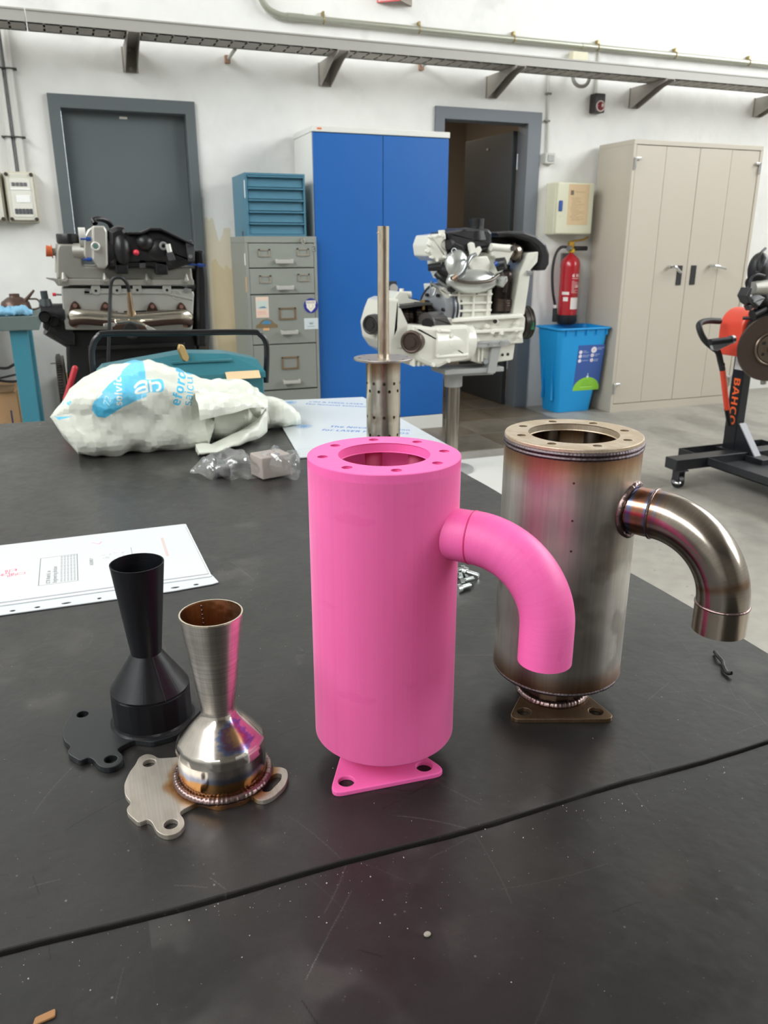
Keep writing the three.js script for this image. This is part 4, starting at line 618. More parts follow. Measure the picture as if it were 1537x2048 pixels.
  const crinkle = dataTex(512, 512, (u, v) => { const r = (f, s) => 1 - Math.abs(2 * fbm(u * f, v * f, f, 3, s) - 1); return 0.6 * Math.pow(r(6, 501), 3) + 0.4 * Math.pow(r(14, 505), 3); }, false, 1); crinkle.repeat.set(1.2, 0.5);
  const bagM = M('white bag film', '#ffffff', 0.3, 0, { bumpMap: crinkle, bumpScale: 0.002, map: print, specularIntensity: 0.8 }), plain = M('white bag film plain', '#dcdfd3', 0.34, 0, { specularIntensity: 0.8 });
  const st = (z, hd, top, bot) => [top[0], top[1], bot[1], z, hd];
  const S = [
    st(-1.6, 0.012, [-0.06091, 0.9595], [-0.06364, 0.9376]), st(-1.6, 0.06, [-0.04472, 0.984], [-0.05353, 0.9092]), st(-1.61, 0.085, [-0.02306, 1.003], [-0.03787, 0.8811]), st(-1.61, 0.095, [0.00854, 1.006], [-0.008501, 0.8732]),
    st(-1.615, 0.1, [0.04132, 1.012], [0.02239, 0.8741]), st(-1.62, 0.1, [0.07529, 1.028], [0.05371, 0.875]), st(-1.62, 0.095, [0.1041, 1.038], [0.08083, 0.867]), st(-1.62, 0.095, [0.1227, 1.035], [0.09953, 0.8702]),
    st(-1.62, 0.09, [0.1595, 1.019], [0.1383, 0.8751]), st(-1.62, 0.085, [0.1924, 1.005], [0.1734, 0.8816]), st(-1.62, 0.08, [0.2212, 0.9947], [0.2018, 0.872]), st(-1.63, 0.07, [0.2457, 0.9882], [0.2305, 0.8854]), st(-1.64, 0.05, [0.2842, 0.9776], [0.2717, 0.8941]), st(-1.65, 0.03, [0.3379, 0.9622], [0.3302, 0.8981]),
  ];
  const cr = folds(6, 4, 9, 0.011), cr2 = folds(6, 18, 40, 0.0016), crumple = (p) => cr(p) + cr2(p);
  const body = loftBag(S, 150, 120, crumple, TY, 0.62), p = body.attributes.position, uv = new Float32Array(p.count * 2); for (let i = 0; i < p.count; i++) { uv[2 * i] = (p.getX(i) - x0) / (x1 - x0); uv[2 * i + 1] = (p.getY(i) - y0) / (y1 - y0); } body.setAttribute('uv', new THREE.BufferAttribute(uv, 2));
  part('bag_body', body, bagM, t);
  // rear handle loop, and the open mouth towards the viewer
  const c3 = folds(6, 10, 24, 0.0022), c4 = (q) => c3(q) + cr2(q);
  part('handle_loop', loftBag([st(-1.65, 0.06, [0.2401, 0.9849], [0.2191, 0.8657]), st(-1.65, 0.055, [0.3106, 0.9733], [0.2908, 0.8682]), st(-1.68, 0.036, [0.3657, 0.9544], [0.3531, 0.8812]), st(-1.685, 0.034, [0.406, 0.9336], [0.3986, 0.8757]), st(-1.69, 0.03, [0.428, 0.9177], [0.4213, 0.8784]), st(-1.69, 0.012, [0.4411, 0.9022], [0.4376, 0.8807])], 80, 64, c4, TY, 0.8), plain, t);
  part('mouth_flap', loftBag([st(-1.58, 0.075, [0.2001, 0.9863], [0.1827, 0.8688]), st(-1.57, 0.075, [0.2275, 0.9842], [0.2111, 0.8855]), st(-1.575, 0.062, [0.2632, 0.9774], [0.2513, 0.9024]), st(-1.59, 0.045, [0.3069, 0.9682], [0.2981, 0.921]), st(-1.6, 0.02, [0.3497, 0.9513], [0.3462, 0.9261])], 80, 70, c4, TY, 0.7, 0.12, 3.6), plain, t);
  part('mouth_lip', loftBag([[0.1906, 0.8848, 0.8755, -1.51, 0.025], [0.2252, 0.8813, 0.876, -1.52, 0.035], [0.2705, 0.8927, 0.877, -1.545, 0.032], [0.3254, 0.9117, 0.88, -1.58, 0.02], [0.3485, 0.9302, 0.885, -1.6, 0.008]].map((q) => [q[0], q[1] + 0.004, q[2], q[3], q[4]]), 50, 40, cr2, TY, 0.9), plain, t);
}
{ // clear bag
  const t = thing('clear_bag', 'small crumpled transparent plastic bag beside the white bag', 'plastic bag', [0.26, TY, -1.32]);
  const film = M('clear film', '#f4f4f4', 0.1, 0, { transmission: 0.94, thickness: 0, ior: 1.7, specularIntensity: 1 }), c = folds(8, 14, 40, 0.006), st = (z, hd, top, bot) => [top[0], top[1], bot[1], z, hd];
  const g = loftBag([st(-1.36, 0.004, [0.1583, 0.8866], [0.1575, 0.8759]), st(-1.35, 0.03, [0.1846, 0.9048], [0.178, 0.8773]), st(-1.34, 0.045, [0.2113, 0.9141], [0.1989, 0.8833]), st(-1.33, 0.045, [0.243, 0.9181], [0.2306, 0.8738]), st(-1.33, 0.035, [0.2638, 0.9014], [0.2537, 0.8705]), st(-1.32, 0.04, [0.2775, 0.9065], [0.2625, 0.8733]), st(-1.32, 0.05, [0.3031, 0.9178], [0.2843, 0.8711]), st(-1.31, 0.05, [0.3249, 0.9163], [0.3078, 0.8704]), st(-1.31, 0.04, [0.3357, 0.9096], [0.3266, 0.8773]), st(-1.31, 0.01, [0.3364, 0.9029], [0.3332, 0.8876])], 70, 48, c, TY, 0.7);
  part('film', g, film, t);
  part('contents', turn(box(0.262, 0.318, TY + 0.001, 0.915, -1.335, -1.288, 0.003), 0.29, -1.31, 0.25), M('pale carton', '#a0968f', 0.7), t);
  part('contents', box(0.195, 0.222, TY + 0.001, 0.895, -1.345, -1.32, 0.004), M('grey metal part', '#8f9092', 0.3, 0.8), t);
}
{ // toolbox
  const t = thing('toolbox', 'teal metal toolbox with black tube carrying handle', 'toolbox', [0.27, TY, -1.81]), zf = -1.75, zb = -1.915, tm = M('teal toolbox paint', '#34737f', 0.36), tl = tm;
  const L = [0.03237, 0.9894], R = [0.3842, 0.9875], yl = (L[1] + R[1]) / 2;
  part('body', box(L[0] + 0.004, R[0] - 0.004, TY, yl, zb, zf, 0.004), tm, t);
  // lid with a low ridge, highest at the middle
  const xs = [L[0], [0.1323, 1.023][0], [0.2128, 1.034][0], [0.3057, 1.029][0], R[0]], hs = [[0.04159, 1.011][1], [0.1323, 1.023][1], [0.2128, 1.034][1], [0.3057, 1.029][1], [0.3842, 1.013][1]];
  const P = [], I = []; xs.forEach((x, i) => { const e = i === 0 ? 0.012 : i === 4 ? -0.012 : 0; P.push(x, yl - 0.012, zf + 0.003, x, yl, zf + 0.003, x + e, hs[i], -1.775, x + e, hs[i], -1.845, x, yl, zb - 0.003, x, yl - 0.012, zb - 0.003); });
  for (let i = 0; i < 4; i++) for (let j = 0; j < 5; j++) { const a = i * 6 + j, b = a + 6; I.push(a, b, a + 1, b, b + 1, a + 1); } for (const o of [0, 24]) I.push(o, o + 1, o + 5, o + 1, o + 4, o + 5, o + 1, o + 2, o + 4, o + 2, o + 3, o + 4);
  const lg = new THREE.BufferGeometry(); lg.setAttribute('position', new THREE.Float32BufferAttribute(P, 3)); lg.setAttribute('uv', new THREE.Float32BufferAttribute(new Float32Array(P.length / 3 * 2), 2)); lg.setIndex(I); const lf = lg.toNonIndexed(); lf.computeVertexNormals();
  const lid = part('lid', lf, tl, t);
  part('lid_rib', box(xs[2] - 0.03, xs[2] + 0.1, 0, 0.004, 0, 0.006).rotateX(0.2).translate(0, lerp(yl, hs[2], 0.6), lerp(zf, -1.775, 0.55)), tl, lid);
  part('paper_label', box(0, 0.075, 0, 0.0012, 0, 0.035).rotateX(Math.atan2(hs[3] - yl, 0.055)).translate([0.2948, 0.9928][0], yl + (hs[3] - yl) * 0.25, zf - 0.01), M('masking tape', '#d9bd94', 0.7), lid);
  const hm = M('black tube paint', '#17181a', 0.3), hz = -1.81, hp = [[0.02436, 0.9707], [0.0248, 1.029], [0.0297, 1.055], [0.04152, 1.072], [0.06437, 1.078], [0.2119, 1.074], [0.3664, 1.07], [0.389, 1.064], [0.4009, 1.049], [0.4032, 1.023], [0.3975, 0.9542]].map((q) => [...q, hz]);
  part('handle', tube(hp, 0.0066, 140, 14), hm, t);
  part('latch_toggle', (() => { const g = ext(roundPoly([[-0.009, 0.012], [0, 0.022], [0.008, 0.014], [0.009, -0.014], [0, -0.022], [-0.008, -0.012]], 0.004), -0.004, 0.004, 0.0015); return [g.rotateZ(0.35).rotateY(0.5).translate([0.2089, 1.036][0], [0.2089, 1.036][1], -1.76), rod([[0.2139, 1.019], -1.765].flat(), [[0.2147, 1.03], -1.762].flat(), 0.003)]; })(), M('brass toggle', '#a98f5f', 0.4, 0.7), lid);
}
{ // red T-handle tool lying behind the bag
  const t = thing('t_handle_wrench', 'red T-shaped handle sticking up behind the white bag', 'tool', [0.0, TY, -1.8]), rm = M('red enamel', '#b3212c', 0.35);
  const a = [-0.0116, 1.009], b = [-0.02911, 0.9701], c = [0.01697, 0.955], d = [-0.03819, 0.944];
  part('crossbar', [rod([a[0], a[1], -1.805], [d[0], d[1], -1.795], 0.0062), ball(a[0], a[1], -1.805, 0.0062)], rm, t); part('shaft', rod([b[0], b[1], -1.8], [c[0], Math.max(c[1], TY + 0.006), -1.79], 0.006, 0.0052), rm, t);
  part('foot', rod([d[0], d[1], -1.795], [d[0] - 0.005, TY + 0.003, -1.795], 0.006), rm, t);
}
{ // film-covered sheet metal
  const t = thing('sheet_metal', 'flat metal sheet in pale protective film printed with blue text', 'sheet', [0.53, TY, -1.7]);
  const c = [[0.366, -1.402], [0.437, -1.985], [0.685, -1.95], [0.667, -1.36]]; // front left, back left, back right, front right
  const tex = canvasTex(1024, 2048, (g, w, h) => {
    g.fillStyle = '#cdd3d6'; g.fillRect(0, 0, w, h); g.strokeStyle = '#8ea6bd'; g.lineWidth = 3; g.beginPath(); g.moveTo(0, h * 0.84); g.lineTo(w, h * 0.78); g.stroke();
    const line = (s, x, y, sz) => { g.save(); g.translate(x, y); g.rotate(0.5); g.fillStyle = '#2f6fc0'; g.font = 'bold ' + sz + 'px sans-serif'; g.fillText(s, 0, 0); g.restore(); };
    line('The Novacel Solution', 330, 1150, 66); line('for LASER Fiber & CO2', 250, 1235, 66); line('CO2 & FIBER LASER', 400, 160, 62); line('The Novacel Solution for', 330, 245, 62);
    g.fillStyle = '#6f9fd0'; for (const [x, y] of [[210, 120], [150, 1060]]) { for (let i = 0; i < 9; i++) { g.save(); g.translate(x, y); g.rotate(i * 0.35); g.fillRect(-70, -4, 140, 8); g.restore(); } }
    g.fillStyle = '#26282a'; g.fillRect(40, 640, 70, 90);
  });
  const g = plate(c, TY + 0.001, TY + 0.003, 0), p = g.attributes.position, uv = g.attributes.uv; for (let i = 0; i < p.count; i++) { const v = (p.getZ(i) + 1.36) / -0.62, xl = lerp(0.366, 0.437, v), xr = lerp(0.667, 0.685, v); uv.setXY(i, (p.getX(i) - xl) / (xr - xl), v); }
  part('film_sheet', g, M('protective film', '#ffffff', 0.3, 0.1, { map: tex }), t);
}
{ // plastic sleeve with drawings
  const t = thing('document_sleeve', 'punched plastic sleeve holding printed and hand-marked paper sheets', 'document sleeve', [0, TY, -0.98]);
  const z0 = -1.095, z1 = -0.872, xr = 0.122, xl = -0.2;
  const tex = canvasTex(1024, 700, (g, w, h) => {
    g.fillStyle = '#cfd2d4'; g.fillRect(0, 0, w, h); g.save(); g.translate(-95, 0); g.strokeStyle = '#565c60'; g.lineWidth = 2.5; g.strokeRect(500, 250, 140, 330); g.lineWidth = 1.5; g.beginPath(); g.moveTo(855, 250); g.lineTo(855, 360); g.stroke();
    g.fillStyle = '#565c60'; g.save(); g.translate(540, 570); g.rotate(-Math.PI / 2); g.font = 'bold 20px sans-serif'; g.fillText('ICTB Madrid, sa', 0, 0); g.fillText('Engineering division', 0, 24); g.font = '10px sans-serif'; for (let i = 0; i < 5; i++) g.fillText('tolerances unless otherwise stated, all welds continuous, deburr edges', 0, 44 + i * 12); g.restore();
    g.save(); g.translate(700, 420); g.rotate(-Math.PI / 2); g.font = 'bold 18px sans-serif'; g.fillText('ASSEMBLY', 0, 0); g.restore();
    g.strokeStyle = '#9a9fa0'; g.lineWidth = 2; for (let i = 0; i < 40; i++) { const a = 740 + 100 * hash(i, 1, 4), b = 290 + 90 * hash(i, 2, 4); g.beginPath(); g.moveTo(a, b); g.lineTo(a + 26 * (hash(i, 3, 4) - 0.5), b + 26 * (hash(i, 4, 4) - 0.5)); g.stroke(); }
    g.strokeStyle = '#d46a80'; g.lineWidth = 3; for (let i = 0; i < 12; i++) { const a = 300 + 120 * hash(i, 1, 6), b = 330 + 130 * hash(i, 2, 6); g.strokeRect(a, b, 30 * hash(i, 3, 6), 20); } g.beginPath(); g.moveTo(700, 120); g.lineTo(730, 150); g.lineTo(742, 120); g.stroke();
    g.fillStyle = 'rgba(200,160,150,0.5)'; g.fillRect(985, 170, 12, 260); g.restore();
  });
  const sh = (x0, x1, a, b, y, th) => metreFitXZ(plate([[x0, b], [x1, b], [x1 - 0.004, a], [x0, a]], y, y + th, 0), x0, x1, a, b);
  part('paper_sheet', sh(xl, xr - 0.006, z0 + 0.002, z1 - 0.028, TY + 0.0032, 0.0012), M('printed paper', '#ffffff', 0.5, 0, { map: tex, clearcoat: 0.5, clearcoatRoughness: 0.2 }), t);
  part('paper_sheet', sh(xl, xr - 0.003, z0 - 0.001, z1 - 0.022, TY + 0.0018, 0.0012), M('plain paper', '#d3d6d8', 0.6), t);
  const holes = []; for (const [k, r] of [[0.098, 2.2], [0.074, 3.2], [0.05, 2.0], [0.018, 2.0], [-0.01, 1.6], [-0.045, 3.4], [-0.075, 2], [-0.1, 2], [-0.13, 3.4]]) holes.push(OVAL(k, z1 - 0.006, r / 600, 0.0026, 12).reverse());
  part('punched_edge', plate([[xl, z1 - 0.03], [xr - 0.002, z1 - 0.03], [xr + 0.002, z1 - 0.004], [xr - 0.006, z1 - 0.001], [0.07, z1 + 0.003], [xl, z1]], TY + 0.0006, TY + 0.0016, 0, holes), M('sleeve plastic', '#ccd2d5', 0.25), t);
}
function metreFitXZ(g, xa, xb, za, zb) { g = g.index ? g.toNonIndexed() : g; const p = g.attributes.position, uv = new Float32Array(p.count * 2); for (let i = 0; i < p.count; i++) { uv[2 * i] = (p.getX(i) - xa) / (xb - xa); uv[2 * i + 1] = 1 - (p.getZ(i) - za) / (zb - za); } g.setAttribute('uv', new THREE.BufferAttribute(uv, 2)); return g; }
{ // hex bolts
  const bm = M('zinc plated', '#cfd6d4', 0.25, 1);
  const spots = [[0.381, -0.752, 0.004, 0.25, 0, 'hex bolt nearest the viewer in the small pile'], [0.392, -0.768, 0.0045, 0.1, 0.05, 'hex bolt pointing right in the small pile'], [0.392, -0.782, 0.0055, 1.9, -0.1, 'hex bolt lying head-up in the middle of the pile'], [0.406, -0.799, 0.005, 2.95, 0, 'hex bolt at the back of the small pile'], [0.384, -0.776, 0.011, 2.2, 0.3, 'hex bolt resting on the others against the pink tank'], [0.409, -0.79, 0.0055, -0.9, -0.1, 'hex bolt peeping out on the right of the pile'], [0.362, -0.79, 0.004, 0.9, 0, 'hex bolt behind the pink tank']];
  for (const [x, z, h, a, tilt, label] of spots) {
    const t = thing('hex_bolt', label, 'bolt', [x, TY, z], 'loose hex bolts beside the pink tank'), y = TY + h, d = V(Math.cos(a), tilt, -Math.sin(a)).normalize(), at = (k) => [x + d.x * k, y + d.y * k, z + d.z * k];
    part('head', rod(at(-0.0045), at(0.0005), 0.0062, 0.0062, 6), bm, t); part('shank', [rod(at(0), at(0.016), 0.0029, 0.0029, 16), ...Array.from({ length: 8 }, (_, i) => ring(at(0.005 + i * 0.0013), [d.x, d.y, d.z], 0.0029, 0.0003, 14))], bm, t);
  }
}
function crumbAt([x, z]) { return ball(x, TY - 0.0015, z, 0.0022, 0.0012, 0.0018); }
{ // bits on the mat
  single('rubber_shred', 'curled shred of black rubber near the right table edge', 'scrap', tube([[0.5498, -0.5293], [0.5439, -0.5189], [0.5421, -0.5103], [0.5349, -0.502], [0.5312, -0.4936], [0.5324, -0.4892]].map(([a, b], i) => [a, TY + 0.0025 + 0.0015 * (i % 2), b]), 0.0019, 60, 7), M('shred rubber', '#1a1918', 0.5), [0.54, TY, -0.51]);
  single('wood_chip', 'small brown wood chip near the bottom left corner', 'chip', ext(roundPoly([[-0.006, -0.002], [0.005, -0.0025], [0.006, 0.002], [-0.004, 0.0022]], 0.001), 0, 0.0015, 0.0004).rotateX(-Math.PI / 2).rotateY(0.2).translate(-0.0565, TY - 0.0025, -0.3495), M('chip wood', '#9a7048', 0.8), [-0.0565, TY - 0.0025, -0.3495]);
  single('pale_crumb', 'pale crumb on the front rubber mat below the seam', 'crumb', crumbAt([0.1517, -0.3262]), M('crumb pale', '#8d887c', 0.8), [0.1, 0.8725, -0.4]);
  const g = new THREE.DodecahedronGeometry(0.00045, 0), n = 420, im = new THREE.InstancedMesh(g, M('speck', '#a8a294', 0.8), n), m4 = new THREE.Matrix4(), q = new THREE.Quaternion();
  for (let i = 0; i < n; i++) { let x = rr(-0.3, 0.59), z = rr(-1.2, -0.15); if (i < 150) { x = rr(-0.15, 0.5); z = -0.398 + rr(0.004, 0.012 + 0.06 * rnd()); } const top = z < -0.4 ? TY : TY - 0.0025, s = rr(0.35, 1.25); m4.compose(V(x, top + 0.0002, z), q.setFromAxisAngle(V(rnd(), rnd(), rnd()).normalize(), rnd() * 6), V(s, s * 0.5, s)); im.setMatrixAt(i, m4); }
  im.name = 'dust_specks'; im.userData = { label: 'pale dust specks and crumbs scattered over the rubber mats', category: 'debris', kind: 'stuff' }; scene.add(dress(im));
}

// ---------------------------------------------------------------- bench in the far left corner
{
  const t = thing('side_bench', 'teal steel bench with grey top at the left edge', 'workbench', [-0.8, 0, -5.15]), tm = M('teal bench paint', '#3a7f92', 0.45), gm = M('bench top grey', '#5d6b68', 0.55);
  const xr = [-0.1903, 0.8669][0], yt = [-0.1875, 0.8883][1], yb = [-0.1972, 0.8132][1];
  part('bench_top', box(-1.8, xr, yb, yt, -5.5, -4.85, 0.004), gm, t);
  for (const [x, z] of [[-0.3, -4.93], [-0.3, -5.42], [-1.7, -4.93], [-1.7, -5.42]]) part('leg', box(x - 0.045, x + 0.045, 0, yb, z - 0.045, z + 0.045, 0.004), tm, t);
  part('lower_rail', [box(-1.7, -0.3, 0.2, 0.26, -5.44, -5.4), box(-0.32, -0.28, 0.2, 0.26, -5.42, -4.93)], tm, t);
  const c = thing('shop_rag', 'light blue shop cloth heaped on the left bench', 'cloth', [-0.32, yt, -4.95]), cr = folds(6, 14, 40, 0.006);
  part('cloth', loftBag([[-0.55, yt + 0.012, yt, -4.95, 0.05], [-0.45, yt + 0.03, yt, -4.95, 0.07], [-0.33, yt + 0.045, yt, -4.94, 0.07], [-0.25, yt + 0.05, yt, -4.93, 0.05], [-0.215, yt + 0.02, yt, -4.93, 0.02]], 50, 40, cr, yt, 0.8), M('blue cloth', '#7fb2cf', 0.85), c);
  const o = thing('oil_can', 'small brown oil can with short spout on the left bench', 'oil can', [-0.31, yt, -5.15]), om = M('oil can brown', '#5a463c', 0.35, 0.4);
  part('bowl', lathe([[0, 0], [0.075, 0.001], [0.085, 0.02], [0.075, 0.06], [0.04, 0.085], [0.028, 0.088], [0.028, 0.105], [0, 0.107]], -0.31, yt, -5.15, 40), om, o);
  part('spout', rod([-0.26, yt + 0.06, -5.12], [-0.2, yt + 0.125, -5.1], 0.012, 0.006), om, o); part('handle', tube([[-0.235, yt + 0.075, -5.15], [-0.19, yt + 0.07, -5.15], [-0.18, yt + 0.03, -5.15], [-0.225, yt + 0.012, -5.15]], 0.005, 24, 8), om, o);
  single('wood_block', 'small pale wood block on the left bench', 'block', box(-0.46, -0.4, yt, yt + 0.045, -5.1, -5.04, 0.003), M('block wood', '#b58a5e', 0.8), [-0.43, yt, -5.07]);
  // carton under the bench, stored upside down
  const b = thing('cardboard_box', 'cardboard carton marked MUY FRAGIL upside down under the bench', 'box', [-0.55, 0, -5.1]), y1 = [-0.3942, 0.4658][1];
  const cx0 = -1.02, cx1 = -0.36, tex = canvasTex(1024, 512, (g, w, h) => { g.fillStyle = '#b08c66'; g.fillRect(0, 0, w, h); g.save(); g.translate(w, h); g.rotate(Math.PI); g.fillStyle = '#2c3458'; g.font = 'bold 92px sans-serif'; g.fillText('MUY', 190, 200); g.fillText('FRAGIL', 120, 310); g.fillRect(62, 190, 14, 200); g.beginPath(); g.moveTo(40, 200); g.lineTo(98, 200); g.lineTo(69, 140); g.fill(); g.restore(); });
  part('carton', metreFit(box(cx0, cx1, 0.001, y1, -5.4, -4.98, 0.003), cx0, cx1, 0, y1), M('carton print', '#ffffff', 0.8, 0, { map: tex }), b); part('flap', box(cx0, cx1 - 0.02, y1, y1 + 0.004, -5.2, -4.96), M('carton plain', '#8d7354', 0.85), b);
  single('wood_plank', 'pale wooden plank leaning on the wall beside the bench', 'plank', box(-0.1, -0.03, 0, [-0.2481, 0.474][1], -5.56, -5.5, 0.003), M('plank wood', '#b99672', 0.8), [-0.065, 0, -5.53]);
  single('cable_bundle', 'loose black cables hanging under the left bench', 'cable', [tube([[-0.9, 0.66, -5.2], [-0.6, 0.61, -5.15], [-0.42, 0.58, -5.1], [-0.36, 0.6, -5.1]], 0.008, 30, 8), tube([[-0.9, 0.56, -5.2], [-0.55, 0.53, -5.1], [-0.38, 0.5, -5.1], [-0.33, 0.53, -5.1]], 0.007, 30, 8), tube([[-0.7, 0.53, -5.1], [-0.5, 0.52, -5.1], [-0.36, 0.54, -5.1]], 0.006, 20, 8)], M('hose black', '#202124', 0.5), [-0.6, 0.3, -5.15]);
}

// ---------------------------------------------------------------- silver four-cylinder engine on its stand
{
  const t = thing('engine', 'bare silver and black car engine with chrome exhaust manifold', 'engine', [0.17, 0, -3.02]);
  const alu = M('cast aluminium', '#b4b4ae', 0.42, 0.55), alu2 = M('dull aluminium', '#a09e96', 0.48, 0.5), blk = M('engine black', '#121214', 0.45), plas = M('intake plastic', '#1b1b1d', 0.38), blkIron = M('black iron', '#0e0e10', 0.5), brown = M('rusty brown steel', '#4a3730', 0.45, 0.6), chrome = M('manifold steel', '#e2dccf', 0.2, 1), blue = M('plug blue', '#21458f', 0.4), red = M('plug red', '#cf3346', 0.4), orange = M('plug orange', '#d0683c', 0.5), zincM = M('zinc', '#b9bcbc', 0.35, 1), dark = M('painted bore shade', '#0a0a0a', 0.8);  // the near-black last material paints the shade inside holes and ports
  const F = -2.87;
  // cylinder head
  const head = part('cylinder_head', ext(roundPoly([[-0.0306, 1.124], [0.3899, 1.114], [0.3954, 1.097], [0.3922, 1.077], [0.3794, 0.976], [-0.03302, 0.9906], [-0.03295, 1.055]], 0.006), -3.14, F, 0.004), alu, t);
  part('head_rib', ext([[0.03864, 1.114], [0.2973, 1.107], [0.389, 1.081], [0.3887, 1.076], [0.2966, 1.099], [0.03774, 1.106]], F - 0.002, F + 0.004, 0.001), alu, head);
  for (const [u, y] of [[0.0755, 1.118], [0.142, 1.118], [0.207, 1.118], [0.304, 1.116]]) part('bolt_lug', [ext(rounded(u - 0.014, u + 0.014, y - 0.017, y + 0.017, 0.012), F, F + 0.006, 0.001)], alu, head);
  for (const [u, y] of [[0.0755, 1.114], [0.142, 1.114], [0.207, 1.114], [0.304, 1.112], [0.39, 1.11]]) part('bolt_hole_shade', rod([u, y, F + 0.004], [u, y, F + 0.0065], 0.0045), dark, head);  // not bored: dark discs painted as the shade in the holes
  for (const [u, y] of [[0.047, 1.112], [0.368, 1.11]]) part('core_plug', rod([u, y, F - 0.002], [u, y, F + 0.004], 0.009), zincM, head);
  part('exhaust_port_shade', [0.1, 0.2, 0.3].map((u) => box(u - 0.045, u + 0.04, 1.036, 1.048, F - 0.01, F + 0.001, 0.004)), dark, head);  // dark blocks stand in for the shade inside the ports
  part('casting_mark', [ring([0.335, 1.094, F + 0.001], [0, 0, 1], 0.014, 0.0014), ring([0.335, 1.094, F + 0.001], [0, 0, 1], 0.008, 0.0012)], alu, head);
  // camshaft cover with oil filler tower
  const cov = part('cam_cover', [ext(roundPoly([[-0.04089, 1.152], [-0.02985, 1.242], [-0.02161, 1.26], [0.04336, 1.26], [0.0447, 1.192], [0.3948, 1.183], [0.3957, 1.15], [0.3983, 1.14]], 0.008), -3.13, F - 0.012, 0.006), ext(roundPoly([[-0.0346, 1.153], [0.3958, 1.144], [0.3946, 1.127], [-0.03689, 1.134]], 0.003), -3.14, F + 0.012, 0.002)], alu2, t);
  part('filler_tower', rod([-0.001092, 1.166, -2.93], [0.00978, 1.257, -2.93], 0.043, 0.041, 40), alu2, cov);
  part('oil_cap', turned([[0, 0.028], [0.036, 0.026], [0.038, 0.022], [0.038, 0], [0.034, -0.006]], 0.01089, 1.266, -2.93, 40), plas, cov);
  for (const [x, y] of [[-0.01766, 1.156], [0.1095, 1.153], [0.2428, 1.149], [0.3708, 1.146]]) part('cover_bolt', [rod([x, y - 0.006, F + 0.01], [x, y + 0.016, F + 0.002], 0.009, 0.005), rod([x, y - 0.01, F + 0.008], [x, y - 0.002, F + 0.014], 0.012, 0.012, 6)], alu2, cov);
  part('breather_stub', rod([-0.03266, 1.235, -2.93], [-0.05072, 1.237, -2.93], 0.012), alu2, cov); part('breather_plug', [rod([-0.04464, 1.237, -2.93], [-0.06264, 1.239, -2.93], 0.016, 0.018), rod([-0.04312, 1.237, -2.93], [-0.04616, 1.237, -2.93], 0.021)], orange, cov);
  part('connecting_pipe', rod([0.02544, 1.237, -2.9], [0.08369, 1.237, -2.88], 0.026, 0.024, 32), alu2, cov);
  // throttle body
  const th = part('throttle_body', [ext(roundPoly([[0.08507, 1.315], [0.1215, 1.315], [0.129, 1.3], [0.121, 1.195], [0.1073, 1.183], [0.08916, 1.186], [0.08166, 1.202], [0.07353, 1.211]], 0.006), -2.95, -2.82, 0.006), ext(roundPoly([[0.05722, 1.281], [0.072, 1.305], [0.09111, 1.315], [0.08269, 1.211], [0.06101, 1.208], [0.05062, 1.224]], 0.006), -2.93, -2.85, 0.005)], M('bright casting', '#c2c0b8', 0.35, 0.6), t);
  part('throttle_ring', rod([0.0425, 1.281, -2.88], [0.06368, 1.281, -2.88], 0.03, 0.03, 36), M('pale ring', '#d9d8d2', 0.4, 0.3), th); part('bolt_boss', [rod([0.08816, 1.252, -2.83], [0.08816, 1.252, -2.806], 0.013), ring([0.08772, 1.253, -2.806], [0, 0, 1], 0.011, 0.003)], M('pale ring', '#d9d8d2', 0.4, 0.3), th); part('bolt_head', rod([0.08785, 1.253, -2.81], [0.08785, 1.253, -2.803], 0.007), M('bolt green', '#5e7d74', 0.4), th);
  for (const v of [[[0.04584, 1.275], [0.06233, 1.275], [0.07739, 1.275], [0.09856, 1.275]], [[0.04469, 1.213], [0.05828, 1.213], [0.07344, 1.213], [0.09477, 1.213]]]) { part('blue_plug', [rod([...v[0], -2.83], [...v[1], -2.83], 0.003), rod([...v[1], -2.83], [...v[2], -2.83], 0.0065, 0.006)], blue, th); part('pipe_stub', rod([...v[2], -2.83], [...v[3], -2.83], 0.0045), zincM, th); }
  part('wire_loom', tube([[0.09614, 1.322, -2.86], [0.09289, 1.334, -2.87], [0.1132, 1.337, -2.88], [0.137, 1.33, -2.9], [0.1506, 1.311, -2.93]], 0.009, 30, 10), plas, th);
  // plastic intake manifold
  const im = part('intake_manifold', [ext(roundPoly([[0.1309, 1.303], [0.1585, 1.318], [0.186, 1.315], [0.1935, 1.297], [0.2311, 1.297], [0.2638, 1.31], [0.2954, 1.308], [0.3338, 1.289], [0.3664, 1.27], [0.3947, 1.254], [0.3972, 1.2], [0.3163, 1.176], [0.2526, 1.188], [0.1856, 1.185], [0.1215, 1.186]], 0.008), -3.02, -2.83, 0.016), ext(roundPoly([[0.1873, 1.297], [0.2311, 1.297], [0.2639, 1.311], [0.2956, 1.31], [0.3387, 1.289], [0.3985, 1.26], [0.398, 1.254], [0.338, 1.281], [0.2949, 1.302], [0.2631, 1.302], [0.2335, 1.29], [0.1896, 1.289]], 0.003), -2.9, -2.81, 0.003)], plas, t);
  part('runner', [ball(0.1702, 1.242, -2.84, 0.03, 0.05, 0.03), ball(0.2429, 1.265, -2.84, 0.032, 0.03, 0.035), ball(0.2885, 1.241, -2.85, 0.05, 0.045, 0.035)], plas, im);
  part('runner_collar', [rod([0.1431, 1.234, -2.88], [0.1246, 1.234, -2.88], 0.055, 0.055, 36)], plas, im);
